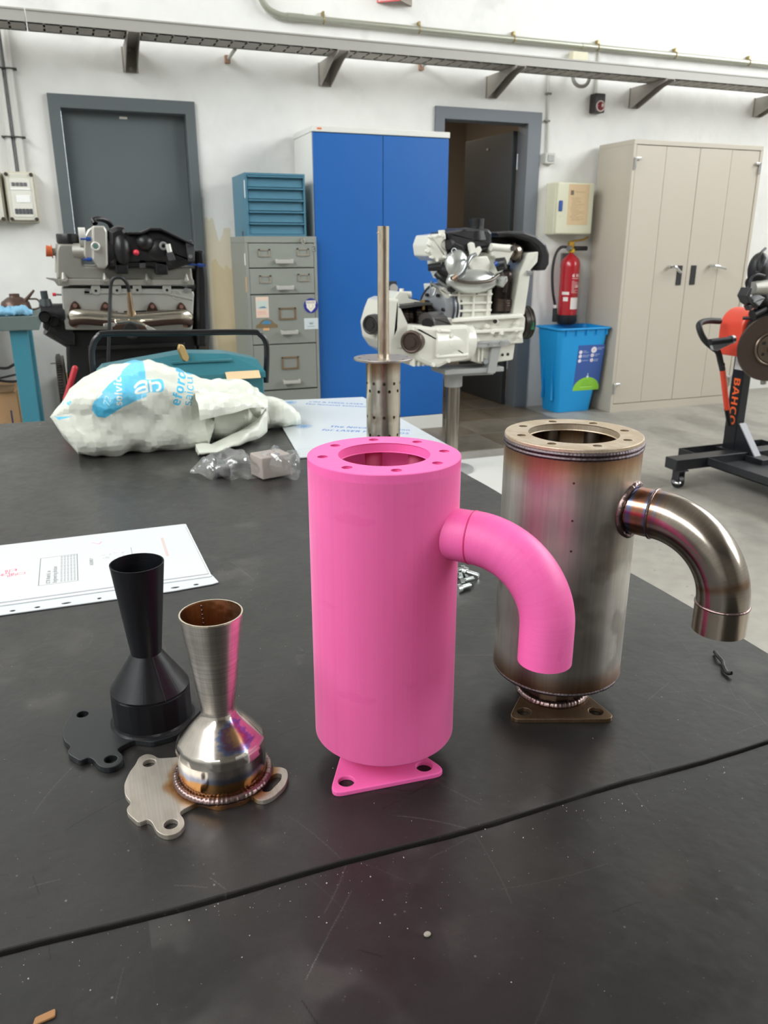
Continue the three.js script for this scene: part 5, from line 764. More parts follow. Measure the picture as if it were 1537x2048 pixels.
  for (const q of [[0.1627, 1.192], [0.2896, 1.188]]) part('mount_foot', [box(q[0] - 0.02, q[0] + 0.02, q[1] - 0.025, q[1] + 0.02, -2.88, -2.83, 0.004), rod([q[0], q[1] - 0.008, -2.84], [q[0], q[1] - 0.008, -2.825], 0.009)], blk, im);
  part('tab', ext(roundPoly([[0.2204, 1.21], [0.2394, 1.21], [0.2371, 1.185], [0.218, 1.185]], 0.002), -2.845, -2.83), M('tab grey', '#3f3f42', 0.5), im);
  part('red_cap', ball(0.2109, 1.234, -2.81, 0.0095, 0.0095, 0.014), red, im);
  part('sensor', [rod([0.3125, 1.26, -2.805], [0.3167, 1.235, -2.805], 0.0085, 0.0085, 20)], M('pale ring', '#d9d8d2', 0.4, 0.3), im); part('sensor_flange', ring([0.2987, 1.254, -2.81], [0.2, 0, 1], 0.01, 0.004), M('tab light', '#7d7d7d', 0.4), im); part('sensor_plug', ext(roundPoly([[0.3058, 1.232], [0.325, 1.234], [0.3327, 1.21], [0.31, 1.207]], 0.002), -2.81, -2.79, 0.002), M('tab grey', '#3f3f42', 0.5), im);
  part('side_bracket', [ext(roundPoly([[0.3727, 1.267], [0.3945, 1.273], [0.4013, 1.254], [0.3977, 1.206], [0.3776, 1.203]], 0.004), -2.86, -2.82, 0.003), rod([0.3844, 1.262, -2.83], [0.3844, 1.262, -2.815], 0.009)], M('tab grey', '#3f3f42', 0.5), im); part('bracket_bolt', rod([0.3845, 1.221, -2.83], [0.3845, 1.221, -2.812], 0.006), zincM, im);
  part('blue_plug', [rod([0.3718, 1.196, -2.85], [0.4115, 1.193, -2.85], 0.003), rod([0.4098, 1.193, -2.85], [0.4281, 1.191, -2.85], 0.006), rod([0.4281, 1.191, -2.85], [0.4382, 1.191, -2.85], 0.0025)], blue, im);
  // exhaust manifold
  const mz = -2.82, mp = [[-0.005218, 1.032, -2.85], [-0.001258, 1.04, -2.83], [0.02497, 1.043, mz], [0.09378, 1.036, mz + 0.005], [0.156, 1.029, mz + 0.01], [0.22, 1.029, mz + 0.01], [0.3019, 1.033, mz + 0.005], [0.345, 1.033, mz], [0.3645, 1.026, -2.84], [0.3655, 1.018, -2.86]];
  const ex = part('exhaust_manifold', tube(mp, 0.017, 100, 20), chrome, t);
  part('lower_shell', tube(mp.map(([x, y, z]) => [x, y - 0.018, z - 0.006]), 0.0155, 100, 16), brown, ex);
  for (const [x, y] of [[0.005701, 1.071], [0.09996, 1.067], [0.2501, 1.062], [0.3459, 1.059]]) { const f = part('port_flange', ext(roundPoly([[x - 0.03, y - 0.045], [x + 0.03, y - 0.045], [x + 0.012, y + 0.004], [x, y + 0.014], [x - 0.012, y + 0.004]], 0.008), F, F + 0.01, 0.002), brown, ex); part('flange_nut', rod([x, y - 0.002, F + 0.01], [x, y - 0.002, F + 0.022], 0.007, 0.007, 6), M('copper nut', '#9a7468', 0.4, 0.7), f); }
  for (const [x, y] of [[-0.0006025, 1.004], [0.3542, 0.994]]) part('flange_nut', rod([x, y, F], [x, y, F + 0.03], 0.007, 0.007, 6), M('copper nut', '#9a7468', 0.4, 0.7), ex);
  part('collector', ext(roundPoly([[0.1185, 1.022], [0.1659, 1.027], [0.2073, 1.015], [0.2238, 1.003], [0.2156, 0.9836], [0.1258, 0.9869]], 0.006), -2.85, -2.775, 0.006), chrome, ex); part('outlet_flange', [ext(roundPoly([[0.1135, 1.011], [0.1637, 1.016], [0.2162, 1.004], [0.2202, 0.9784], [0.1105, 0.9825]], 0.006), -2.785, -2.765, 0.003)], brown, ex); part('outlet', [ring([0.1674, 0.9901, -2.763], [0, 0.2, 1], 0.022, 0.005), rod([0.1674, 0.9901, -2.77], [0.1674, 0.9901, -2.762], 0.02)], dark, ex); part('bracket_edge', [ext(roundPoly([[0.08452, 1.016], [0.1201, 1.018], [0.1203, 1.005], [0.08334, 1.005]], 0.004), -2.78, -2.765, 0.002), ext(roundPoly([[0.2177, 1.008], [0.2511, 0.9891], [0.2521, 0.9826], [0.2269, 0.9868], [0.2165, 0.9952]], 0.004), -2.78, -2.765, 0.002)], M('bright casting', '#c2c0b8', 0.35, 0.6), ex);  // outlet opening is a dark disc, its inner shade put into the colour
  const la = part('lambda_sensor', [rod([0.1768, 1.036, -2.8], [0.1756, 1.087, -2.79], 0.0105, 0.0085), rod([0.1752, 1.084, -2.79], [0.1752, 1.099, -2.79], 0.0095, 0.0095, 6), rod([0.1772, 1.039, -2.8], [0.1768, 1.052, -2.8], 0.015, 0.015, 6), rod([0.1752, 1.099, -2.79], [0.1749, 1.112, -2.79], 0.007)], M('sensor bronze', '#a08a72', 0.3, 0.9), ex);
  part('sensor_cable', tube([[0.1749, 1.112, -2.79], [0.1712, 1.137, -2.78], [0.1576, 1.156, -2.77], [0.1394, 1.159, -2.77], [0.1243, 1.147, -2.77], [0.1152, 1.104, -2.77], [0.1021, 1.009, -2.76], [0.08703, 0.8966, -2.77], [0.0716, 0.7812, -2.8]], 0.0058, 80, 10), M('hose black', '#202124', 0.5), la);
  // coolant housing on the left
  const ch = part('coolant_housing', [rod([-0.1018, 1.045, -2.9], [-0.02867, 1.04, -2.9], 0.03, 0.034, 28), rod([-0.08791, 0.9979, -2.9], [-0.02325, 0.9546, -2.92], 0.026, 0.03), ext(roundPoly([[-0.09859, 1.022], [-0.03101, 1.02], [-0.005249, 0.9737], [-0.009499, 0.9374], [-0.04298, 0.9471], [-0.1017, 0.9984]], 0.006), -2.95, -2.88, 0.005)], plas, t);
  for (const [a, b] of [[[-0.09001, 1.035], 0.02], [[-0.06464, 1.02], 0.018]]) part('hose_port', [rod([a[0] + 0.01, a[1] + 0.003, -2.9], [...a, -2.855], b, b, 24, true), rod([...a, -2.87], [...a, -2.862], b * 0.86)], dark, ch);  // a dark disc in each port imitates the shade inside
  part('temperature_sensor', [rod([-0.08377, 1.067, -2.9], [-0.08398, 1.089, -2.9], 0.022, 0.017), rod([-0.08398, 1.089, -2.9], [-0.08531, 1.115, -2.9], 0.011)], M('sensor slate', '#333b3d', 0.5), ch);
  part('vacuum_stub', rod([-0.02119, 1.102, -2.88], [-0.04839, 1.104, -2.88], 0.003), zincM, t); part('red_plug', rod([-0.04839, 1.104, -2.88], [-0.059, 1.104, -2.88], 0.0055), red, t);
  part('lifting_eye', [ext(roundPoly([[-0.07139, 1.158], [-0.0331, 1.153], [-0.003659, 1.146], [-0.005519, 1.131], [-0.03877, 1.131], [-0.04887, 1.147], [-0.07178, 1.155]], 0.002), -2.88, -2.86)], alu2, t);
  // block, belt side and flywheel
  part('engine_block', [ext(roundPoly([[-0.02559, 0.9876], [0.3885, 0.9729], [0.3972, 0.9029], [0.4014, 0.7415], [0.3957, 0.5368], [-0.05987, 0.5777], [-0.0504, 0.7533], [-0.03971, 0.9221]], 0.01), -3.2, -2.9, 0.01), box(0.03, 0.35, 0.92, 0.935, -2.91, -2.87, 0.004), ...[0.07, 0.16, 0.25, 0.34].map((x) => rod([x, 0.87, -2.91], [x, 0.87, -2.875], 0.022)), box(0.02, 0.36, 0.78, 0.8, -2.91, -2.86, 0.004)], blkIron, t);
  part('oil_sump', ext(roundPoly([[0.02, 0.45], [0.4, 0.45], [0.42, 0.66], [0.0, 0.66]], 0.03), -3.18, -2.9, 0.01), blkIron, t);
  part('belt_cover', ext(roundPoly([[0.4127, 1.244], [0.4435, 1.241], [0.4466, 1.14], [0.439, 0.9842], [0.4304, 0.9135], [0.3912, 0.9152], [0.3996, 1.072]], 0.012), -3.15, -2.88, 0.012), blk, t);
  part('belt_pulley', [rod([0.4048, 0.9536, -2.97], [0.4403, 0.9523, -2.97], 0.075, 0.075, 48), ...[0.003, 0.009, 0.015].map((k) => ring([[0.4119, 0.9534][0] + k, [0.4119, 0.9534][1], -2.97], [1, 0, 0], 0.0755, 0.002, 48))], M('pulley steel', '#6f6a60', 0.35, 0.8), t);
  const fx = [-0.06533, 0.763], fw = part('flywheel', [rod([fx[0] - 0.013, fx[1], -2.99], [fx[0] + 0.013, fx[1], -2.99], 0.13, 0.13, 72)], M('flywheel steel', '#4a4642', 0.4, 0.8), t);
  part('ring_gear_teeth', Array.from({ length: 90 }, (_, i) => { const a = i / 90 * 6.2832; return box(-0.006, 0.006, 0.129, 0.136, -0.003, 0.003).rotateX(a).translate(fx[0] - 0.004, fx[1], -2.99); }), M('flywheel steel', '#4a4642', 0.4, 0.8), fw).userData.kind = 'stuff';
  part('dowel', rod([fx[0] - 0.03, fx[1] + 0.11, -2.96], [fx[0] - 0.01, fx[1] + 0.11, -2.96], 0.004), zincM, fw);
  const stand = M('stand black', '#1f2224', 0.5); part('engine_stand', [box(-0.1, 0.5, 0.08, 0.14, -3.08, -3.0), box(-0.1, -0.04, 0.08, 0.14, -3.4, -2.7), box(0.44, 0.5, 0.08, 0.14, -3.4, -2.7), box(0.05, 0.1, 0.14, 0.5, -3.08, -3.0), box(0.3, 0.35, 0.14, 0.5, -3.08, -3.0)], stand, t);
  for (const [x, z] of [[-0.07, -3.36], [-0.07, -2.74], [0.47, -3.36], [0.47, -2.74]]) part('caster', rod([x - 0.015, 0.042, z], [x + 0.015, 0.042, z], 0.042), stand, t);
}

// ---------------------------------------------------------------- white cut-open engine with gearbox on a post
{
  const t = thing('cutaway_engine', 'white painted cutaway engine and gearbox mounted on a steel post', 'engine', [1.95, 0, -4.0]);
  const w = M('white engine paint', '#dcdbd0', 0.3, 0, { clearcoat: 0.4 }), w2 = M('white rib paint', '#e6e5da', 0.3), blk = M('engine black', '#121214', 0.45), plas = M('intake plastic', '#1b1b1d', 0.38), dk = M('painted hole shade and dark bolts', '#181413', 0.5), gear = M('oiled gear steel', '#3b322d', 0.32, 0.8), sil = M('turbine casting', '#c9ccc8', 0.25, 0.7), grey = M('clutch grey', '#a7abb0', 0.35, 0.6), ggrey = M('bracket grey', '#a3a4a2', 0.45), steel = M('post steel', '#9a938a', 0.22, 1), zincM = M('zinc', '#b9bcbc', 0.35, 1), brownS = M('output flange steel', '#5a4c46', 0.35, 0.7);  // dk paints the shade of holes and openings, and colours the clutch bolts
  const F = -3.88;
  // cylinder block with its rib grid
  const bl = part('engine_block', [ext(roundPoly([[1.837, 1.056], [2.101, 1.067], [2.098, 0.8905], [1.859, 0.8976], [1.851, 0.9848]], 0.008), -4.2, F, 0.006)], w, t);
  for (const q of [[[1.845, 1.01], [2.098, 1.01]], [[1.852, 0.967], [2.097, 0.9663]], [[1.859, 0.9285], [2.096, 0.9272]]]) part('rib', box(q[0][0], q[1][0], (q[0][1] + q[1][1]) / 2 - 0.006, (q[0][1] + q[1][1]) / 2 + 0.006, F - 0.002, F + 0.014, 0.004), w2, bl);
  for (const q of [[1.898, 0.9735], [1.986, 0.9715], [2.07, 0.9695]]) part('rib', box(q[0] - 0.006, q[0] + 0.006, q[1] - 0.095, q[1] + 0.1, F - 0.002, F + 0.016, 0.004), w2, bl);
  part('bolt_hole_shade', rod([2.001, 1.016, F + 0.002], [2.001, 1.016, F + 0.018], 0.006), dk, bl);  // dark plug painted as the shade of a hole
  // opened cylinder with piston, rod and cam drive
  const cu = part('cylinder_window_shade', ext(roundPoly([[2.113, 1.043], [2.259, 1.157], [2.262, 0.9001], [2.118, 0.8936]], 0.004), -4.12, -3.98, 0), dk, t);  // solid dark slab, standing in for shade inside the opened cylinder
  part('cylinder_liner', [rod([2.212, 1.073, -3.97], [2.198, 0.8875, -3.97], 0.052, 0.052, 32)], M('liner dark', '#2b2320', 0.3, 0.7), cu); part('piston', [rod([2.206, 0.9791, -3.95], [2.204, 0.9155, -3.95], 0.046, 0.046, 32), ...[0, 1, 2].map((k) => ring([[2.207, 0.9738][0], [2.207, 0.9738][1] - 0.012 * k, -3.95], [0, 1, 0.1], 0.046, 0.003, 36))], M('piston metal', '#5c504a', 0.3, 0.9), cu);
  part('valve_train', [rod([2.219, 1.118, -3.93], [2.2, 1.015, -3.93], 0.016), rod([2.152, 1.111, -3.92], [2.178, 1.08, -3.92], 0.03, 0.024), ball(2.213, 1.1, -3.93, 0.03, 0.03, 0.03), rod([2.235, 1.258, -3.95], [2.285, 1.182, -3.95], 0.03)], M('valve train metal', '#463d39', 0.35, 0.7), cu); part('camshaft', [rod([2.219, 1.218, -3.92], [2.297, 1.233, -3.96], 0.026), rod([2.237, 1.22, -3.92], [2.261, 1.225, -3.93], 0.04)], M('cam bronze', '#8a7f74', 0.25, 0.9), cu);
  // bedplate, sump
  part('bedplate', [ext(roundPoly([[1.833, 0.8948], [2.282, 0.9051], [2.303, 0.8806], [2.301, 0.8165], [2.29, 0.7954], [2.299, 0.7464], [1.961, 0.7444], [1.861, 0.8217]], 0.008), -4.2, -3.86, 0.006)], w, t);
  for (const q of [[[1.854, 0.8822], [2.274, 0.8929]], [[1.93, 0.8202], [2.282, 0.8235]]]) part('flange_rail', ext([[q[0][0], q[0][1] - 0.008], [q[1][0], q[1][1] - 0.008], [q[1][0], q[1][1] + 0.008], [q[0][0], q[0][1] + 0.008]], -3.87, -3.835, 0.003), w2, t);
  for (const q of [[2.108, 0.8698], [2.057, 0.8479], [2.144, 0.808], [2.089, 0.8153], [2.001, 0.7792], [2.233, 0.8208], [2.26, 0.7878], [2.24, 0.8577]]) part('casting_boss', [rod([...q, -3.86], [...q, -3.828], 0.013, 0.01, 16)], w2, t);
  part('drain_hole_shade', rod([2.097, 0.8718, -3.83], [2.097, 0.8718, -3.822], 0.011), dk, t);  // hole shown by a dark disc in place of its shade
  const sump = part('oil_sump', [ext(roundPoly([[1.977, 0.7468], [2.26, 0.7513], [2.25, 0.6533], [2.166, 0.6465], [2.048, 0.6414], [1.987, 0.6607]], 0.01), -4.15, -3.88, 0.008)], w, t);
  for (const q of [[2.18, 0.6852], [2.214, 0.6864]]) part('sump_hole_shade', rod([...q, -3.885], [...q, -3.876], 0.008), dk, sump); for (const q of [[2.028, 0.7057], [2.05, 0.7047]]) part('rib', box(q[0] - 0.005, q[0] + 0.005, q[1] - 0.05, q[1] + 0.04, -3.885, -3.865, 0.003), w2, sump); part('drain_plug', rod([2.065, 0.6567, -3.88], [2.065, 0.6567, -3.85], 0.015, 0.015, 6), M('clutch grey', '#a7abb0', 0.35, 0.6), sump);  // sump holes are dark discs, shade put into their colour
  // timing side: white plate, black belt cover, crank pulley
  part('timing_plate', [ext(roundPoly([[2.317, 1.218], [2.384, 1.225], [2.382, 1.171], [2.341, 1.13], [2.335, 1.039], [2.327, 0.9729], [2.319, 0.8931], [2.244, 0.8953], [2.252, 0.9746], [2.265, 1.053], [2.274, 1.118]], 0.006), -4.1, -3.9, 0.005), ...[[2.325, 1.089], [2.32, 1.031], [2.316, 0.9837], [2.313, 0.9414]].map((q) => rod([...q, -3.93], [q[0] + 0.02, q[1], -3.93], 0.014, 0.012, 12))], w, t);
  part('chrome_stud', rod([2.317, 1.115, -3.9], [2.348, 1.114, -3.89], 0.014, 0.01), zincM, t);
  { const pts = [[2.124, 1.319], [2.198, 1.329], [2.29, 1.327], [2.372, 1.305], [2.431, 1.264], [2.457, 1.212], [2.458, 1.159], [2.438, 1.128]], out = pts, inn = [[2.384, 1.126], [2.388, 1.154], [2.398, 1.201], [2.376, 1.246], [2.324, 1.279], [2.23, 1.299], [2.134, 1.299]]; part('belt_cover', ext(roundPoly([...out, ...inn], 0.006), -4.15, -3.9, 0.012), M('belt cover black', '#151416', 0.35), t); }
  part('belt_cover_back', ext(roundPoly([[2.193, 1.31], [2.381, 1.306], [2.465, 1.245], [2.468, 1.152], [2.359, 1.153], [2.228, 1.232]], 0.01), -4.18, -4.1, 0.005), plas, t);
  const px = [2.376, 0.8415]; part('crank_pulley', [rod([px[0] - 0.03, px[1], -4.0], [px[0] + 0.025, px[1], -4.0], 0.088, 0.088, 56), ring([px[0] + 0.02, px[1], -4.0], [1, 0, 0], 0.087, 0.006, 56), ring([px[0], px[1], -4.0], [1, 0, 0], 0.089, 0.003, 56)], M('pulley dark', '#3a3531', 0.35, 0.6), t); part('timing_mark', box(px[0] - 0.005, px[0] + 0.02, px[1] - 0.03, px[1] + 0.01, -3.916, -3.9105), M('mark green', '#1f6a4e', 0.5), t);
  // head and covers
  part('cylinder_head', [ext(roundPoly([[1.834, 1.222], [1.954, 1.234], [2.183, 1.208], [2.215, 1.182], [2.167, 1.119], [2.034, 1.082], [1.872, 1.085], [1.835, 1.16]], 0.01), -4.15, -3.9, 0.01)], w, t);
  part('front_cover', [ext(roundPoly([[1.735, 1.306], [1.822, 1.316], [1.837, 1.185], [1.766, 1.18], [1.726, 1.205], [1.717, 1.258]], 0.008), -4.08, -3.88, 0.012), ext(roundPoly([[1.807, 1.331], [1.824, 1.331], [1.825, 1.307], [1.808, 1.307]], 0.003), -3.95, -3.9, 0.003)], w, t);
  for (const q of [[1.728, 1.299], [1.721, 1.263], [1.713, 1.229], [1.739, 1.2], [1.767, 1.185], [1.812, 1.2], [1.792, 1.306]]) part('cover_bolt', rod([...q, -3.885], [...q, -3.862], 0.009, 0.008, 8), w2, t);
  const cc = part('cam_cover', [ext(roundPoly([[1.833, 1.321], [1.912, 1.331], [1.926, 1.343], [2.07, 1.337], [2.089, 1.318], [2.086, 1.253], [1.988, 1.229], [1.916, 1.221], [1.843, 1.263]], 0.01), -4.12, -3.88, 0.014), rod([2.011, 1.283, -3.96], [2.009, 1.328, -3.96], 0.09, 0.084, 48)], plas, t);
  part('cover_rim', ext(roundPoly([[1.832, 1.282], [1.91, 1.253], [1.925, 1.229], [2.055, 1.248], [2.058, 1.236], [1.931, 1.212], [1.896, 1.222], [1.832, 1.268]], 0.003), -3.9, -3.862, 0.003), blk, cc);
  part('oil_cap', [rod([2.027, 1.328, -3.95], [2.026, 1.353, -3.95], 0.04), rod([2.032, 1.353, -3.95], [2.03, 1.387, -3.95], 0.036, 0.038, 10), rod([2.03, 1.382, -3.95], [2.03, 1.389, -3.95], 0.039)], plas, cc);
  part('cam_carrier', [ext(roundPoly([[2.073, 1.253], [2.093, 1.263], [2.182, 1.261], [2.206, 1.251], [2.205, 1.226], [2.191, 1.203], [2.167, 1.158], [2.121, 1.174], [2.078, 1.204]], 0.006), -3.98, -3.85, 0.008), rod([2.071, 1.248, -3.86], [2.189, 1.238, -3.86], 0.02)], w, t); part('carrier_bore_shade', rod([2.187, 1.241, -3.85], [2.19, 1.241, -3.838], 0.013), dk, t);  // the bore is a dark disc that imitates shade
  part('lifting_lug', [ext(roundPoly([[1.937, 1.263], [1.951, 1.273], [1.968, 1.268], [1.975, 1.239], [2.001, 1.253], [2.013, 1.234], [1.991, 1.204], [1.951, 1.2]], 0.004), -3.87, -3.845, 0.004)], w2, t);
  part('coolant_port', [rod([1.855, 1.258, -3.9], [1.817, 1.261, -3.86], 0.03, 0.028, 28, true), rod([1.833, 1.261, -3.87], [1.827, 1.261, -3.866], 0.025)], plas, t);
  part('wire_ring', ring([1.855, 1.227, -3.85], [0.2, 0.2, 1], 0.016, 0.0022, 28), zincM, t); part('thin_wire', tube([[1.841, 1.215, -3.85], [1.842, 1.185, -3.84], [1.86, 1.161, -3.84]], 0.0022, 20, 6), zincM, t);
  // exhaust turbine shell and pipework
  part('turbine_shell', [ball(1.963, 1.081, -3.85, 0.15, 0.065, 0.07), ball(1.879, 1.149, -3.87, 0.07, 0.09, 0.05), ext(roundPoly([[2.094, 1.094], [2.144, 1.104], [2.149, 1.079], [2.123, 1.046], [2.099, 1.059]], 0.004), -3.86, -3.8, 0.006)], sil, t);
  part('turbine_band', [tube([[1.814, 1.1, -3.8], [1.904, 1.075, -3.77], [2.018, 1.083, -3.77], [2.092, 1.111, -3.8]], 0.009, 40, 8)], M('band dark', '#6d675f', 0.35, 0.8), t);
  part('feed_pipe', tube([[1.843, 1.1, -3.78], [1.867, 1.131, -3.76], [1.888, 1.177, -3.76], [1.915, 1.201, -3.78], [1.96, 1.21, -3.82]], 0.012, 50, 12), M('pipe lead', '#8b8e90', 0.25, 0.9), t); part('pipe_union', rod([1.824, 1.09, -3.79], [1.846, 1.109, -3.78], 0.018, 0.016, 6), M('union copper', '#8a7566', 0.35, 0.8), t);
  part('actuator', [rod([2.089, 1.16, -3.82], [2.123, 1.17, -3.79], 0.034, 0.03, 28)], plas, t); part('actuator_plug', rod([2.066, 1.161, -3.8], [2.08, 1.17, -3.79], 0.014), M('plug blue', '#21458f', 0.4), t);
  part('valve_block', [ext(roundPoly([[1.941, 1.197], [2.033, 1.204], [2.058, 1.16], [2.043, 1.115], [1.961, 1.121], [1.931, 1.161]], 0.006), -3.9, -3.82, 0.006)], w2, t);
  part('rear_hose', [rod([1.733, 1.148, -3.9], [1.795, 1.153, -3.88], 0.018, 0.022), rod([1.799, 1.145, -3.9], [1.842, 1.123, -3.88], 0.036, 0.04), tube([[1.782, 1.121, -3.9], [1.802, 1.096, -3.88], [1.838, 1.079, -3.87], [1.857, 1.056, -3.86]], 0.02, 30, 12)], plas, t); part('hose_port', rod([1.843, 1.043, -3.86], [1.843, 1.043, -3.83], 0.018), dk, t);  // port opening is a solid dark plug, painted as inner shade
  part('linkage', [tube([[1.751, 1.082, -3.9], [1.747, 1.012, -3.9], [1.764, 1.007, -3.9], [1.78, 1.049, -3.9]], 0.004, 30, 6), rod([1.746, 1.072, -3.9], [1.786, 1.049, -3.88], 0.007), rod([1.78, 1.087, -3.88], [1.867, 1.022, -3.86], 0.008)], zincM, t);
  part('bell_edge', ext(roundPoly([[1.786, 1.042], [1.82, 1.051], [1.868, 1.005], [1.857, 0.9796], [1.828, 0.9954]], 0.004), -4.0, -3.88, 0.006), w, t);
  // clutch and gearbox
  const cl = [1.845, 0.9342], dirn = V(-0.92, 0.05, 0.38).normalize(), ax = (k) => [cl[0] + dirn.x * k, cl[1] + dirn.y * k, -3.98 + dirn.z * k];
  part('clutch', [rod(ax(-0.05), ax(0.03), 0.125, 0.125, 56), rod(ax(0.03), ax(0.06), 0.118, 0.095, 56)], grey, t); for (const k of [-0.03, 0.0, 0.03]) part('clutch_ring', ring(ax(k), [dirn.x, dirn.y, dirn.z], 0.126, 0.006, 56), M('ring dark', '#44484e', 0.4, 0.6), t);
  for (let i = 0; i < 6; i++) { const a = i * 1.047, u = V(0, 1, 0), r = V(0.38, 0, 0.92); const q = ax(0.06); part('clutch_bolt', rod([q[0] + (u.x * Math.sin(a) + r.x * Math.cos(a)) * 0.08, q[1] + Math.sin(a) * 0.08, q[2] + r.z * Math.cos(a) * 0.08], [q[0] + r.x * Math.cos(a) * 0.08 + dirn.x * 0.012, q[1] + Math.sin(a) * 0.08, q[2] + r.z * Math.cos(a) * 0.08 + dirn.z * 0.012], 0.009), dk, t); }
  const gb = part('gearbox_case', [ext(roundPoly([[1.455, 0.938], [1.477, 0.9871], [1.515, 1.001], [1.565, 0.995], [1.571, 0.9599], [1.566, 0.8388], [1.549, 0.8088], [1.544, 0.7628], [1.669, 0.7575], [1.698, 0.7301], [1.67, 0.6736], [1.595, 0.672], [1.482, 0.7397], [1.444, 0.7924], [1.433, 0.8687]], 0.008), -4.12, -3.88, 0.012), ext(roundPoly([[1.565, 0.995], [1.592, 1.029], [1.643, 1.023], [1.649, 0.9932], [1.717, 0.9765], [1.711, 0.9665], [1.571, 0.9599]], 0.005), -4.1, -3.95, 0.005)], w, t);
  part('breather', [rod([1.627, 1.016, -4.0], [1.627, 1.041, -4.0], 0.012), rod([1.658, 1.005, -4.0], [1.658, 1.025, -4.0], 0.014), rod([1.613, 1.011, -3.98], [1.67, 1.01, -3.98], 0.018)], w2, gb);
  const gx = [1.583, 0.885], ga = (k) => [gx[0] + k, gx[1] + 0.03 * k, -4.0]; const gearSet = part('gear_shaft', [rod(ga(-0.02), ga(0.2), 0.03)], gear, gb);
  for (const [k, r, th] of [[0.02, 0.088, 0.03], [0.06, 0.075, 0.02], [0.095, 0.094, 0.03], [0.135, 0.07, 0.018], [0.165, 0.085, 0.028]]) { part('gear_wheel', [rod(ga(k), ga(k + th), r, r, 48), ...Array.from({ length: 36 }, (_, i) => box(0, th, r - 0.002, r + 0.006, -0.004, 0.004).rotateX(i / 36 * 6.2832).translate(...ga(k)))], gear, gearSet); }
  part('synchro_fork', [box(gx[0] + 0.13, gx[0] + 0.145, gx[1] + 0.05, gx[1] + 0.1, -3.95, -3.92, 0.003)], M('fork brass', '#a58a54', 0.4, 0.7), gearSet);
  part('case_lip', ext([[1.557, 0.9616], [1.708, 0.9729], [1.754, 0.9718], [1.754, 0.9617], [1.708, 0.9603], [1.568, 0.9463]], -4.1, -3.88, 0.002), M('cut edge dark', '#3a3a38', 0.5), gb);
  part('bell_housing', [ext(roundPoly([[1.614, 0.8714], [1.709, 0.8632], [1.927, 0.861], [1.939, 0.8349], [1.942, 0.6837], [1.904, 0.675], [1.822, 0.6685], [1.765, 0.6453], [1.701, 0.659], [1.639, 0.688], [1.61, 0.7456]], 0.012), -4.1, -3.8, 0.02), rod([1.727, 0.7657, -3.88], [1.967, 0.7663, -3.92], 0.105, 0.11, 48)], w, t);
  part('inspection_cover', [rod([1.706, 0.8716, -3.86], [1.826, 0.8779, -3.92], 0.055, 0.05, 32), ext(roundPoly([[1.734, 0.901], [1.811, 0.9037], [1.841, 0.8621], [1.74, 0.8603]], 0.004), -3.92, -3.82, 0.005)], M('cover charcoal', '#4b4846', 0.4), t); part('cover_bore_shade', rod([1.697, 0.8736, -3.825], [1.694, 0.8737, -3.81], 0.028), dk, t);  // dark disc on the cover paints the shade of its bore
  for (const q of [[1.753, 0.8398], [1.757, 0.7659], [1.747, 0.7098], [1.725, 0.6643], [1.811, 0.6808], [1.828, 0.8091], [1.82, 0.7684]]) part('case_bolt', rod([...q, -3.82], [...q, -3.785], 0.012, 0.009, 10), w2, t);
  for (const q of [[[1.756, 0.8372], [1.819, 0.8324]], [[1.763, 0.7631], [1.829, 0.7629]], [[1.753, 0.7044], [1.927, 0.7066]]]) part('case_rib', rod([...q[0], -3.8], [...q[1], -3.8], 0.008), w2, t);
  const fl = (q, d, r) => [rod([q[0], q[1], q[2]], [q[0] + d[0], q[1] + d[1], q[2] + d[2]], r, r * 0.95, 40), ring([q[0] + d[0], q[1] + d[1], q[2] + d[2]], d, r * 0.82, r * 0.14, 40), rod([q[0], q[1], q[2]], [q[0] + d[0] * 1.1, q[1] + d[1] * 1.1, q[2] + d[2] * 1.1], r * 0.45, r * 0.4, 24)];
  part('output_flange', fl([1.651, 0.7849, -3.86], [-0.045, 0, 0.05], 0.062), brownS, t); part('input_bearing', fl([1.439, 0.8728, -3.9], [-0.03, 0, 0.02], 0.052), M('bearing dark', '#3c3a39', 0.35, 0.6), t);
  for (let i = 0; i < 4; i++) part('case_fin', box([1.632, 0.6663][0] + i * 0.026, [1.632, 0.6663][0] + i * 0.026 + 0.012, [1.632, 0.6637][1] - 0.01, [1.632, 0.6637][1] + 0.03, -4.0, -3.84, 0.003), w2, t);
  // display post
  const c0 = [1.944, 0.5082], c1 = [1.941, 0.5867];
  part('display_post', rod([c0[0], 0.03, -4.0], [c0[0], c0[1] + 0.01, -4.0], 0.038, 0.038, 40), steel, t);
  part('post_collar', rod([c0[0], c0[1], -4.0], [c1[0], c1[1] + 0.02, -4.0], 0.05, 0.052, 40), ggrey, t);
  part('cradle_arm', [ext(roundPoly([[1.844, 0.6262], [2.17, 0.5954], [2.171, 0.5672], [1.906, 0.5707], [1.845, 0.5906]], 0.003), -4.03, -3.95, 0.003), ext(roundPoly([[2.1, 0.7438], [2.156, 0.7415], [2.126, 0.5909], [2.077, 0.5936]], 0.003), -3.93, -3.85, 0.003), ext(roundPoly([[1.969, 0.7568], [1.986, 0.7666], [2.192, 0.769], [2.206, 0.7497], [2.176, 0.7375], [2.011, 0.7339]], 0.004), -3.9, -3.835, 0.003), box(c0[0] - 0.12, c0[0] + 0.24, c1[1] + 0.01, c1[1] + 0.035, -4.04, -3.86, 0.004)], ggrey, t);
  part('cradle_bolt', [[2.075, 0.7535], [2.142, 0.7561]].map((q) => rod([...q, -3.845], [...q, -3.828], 0.011, 0.011, 6)), M('zinc', '#b9bcbc', 0.35, 1), t);
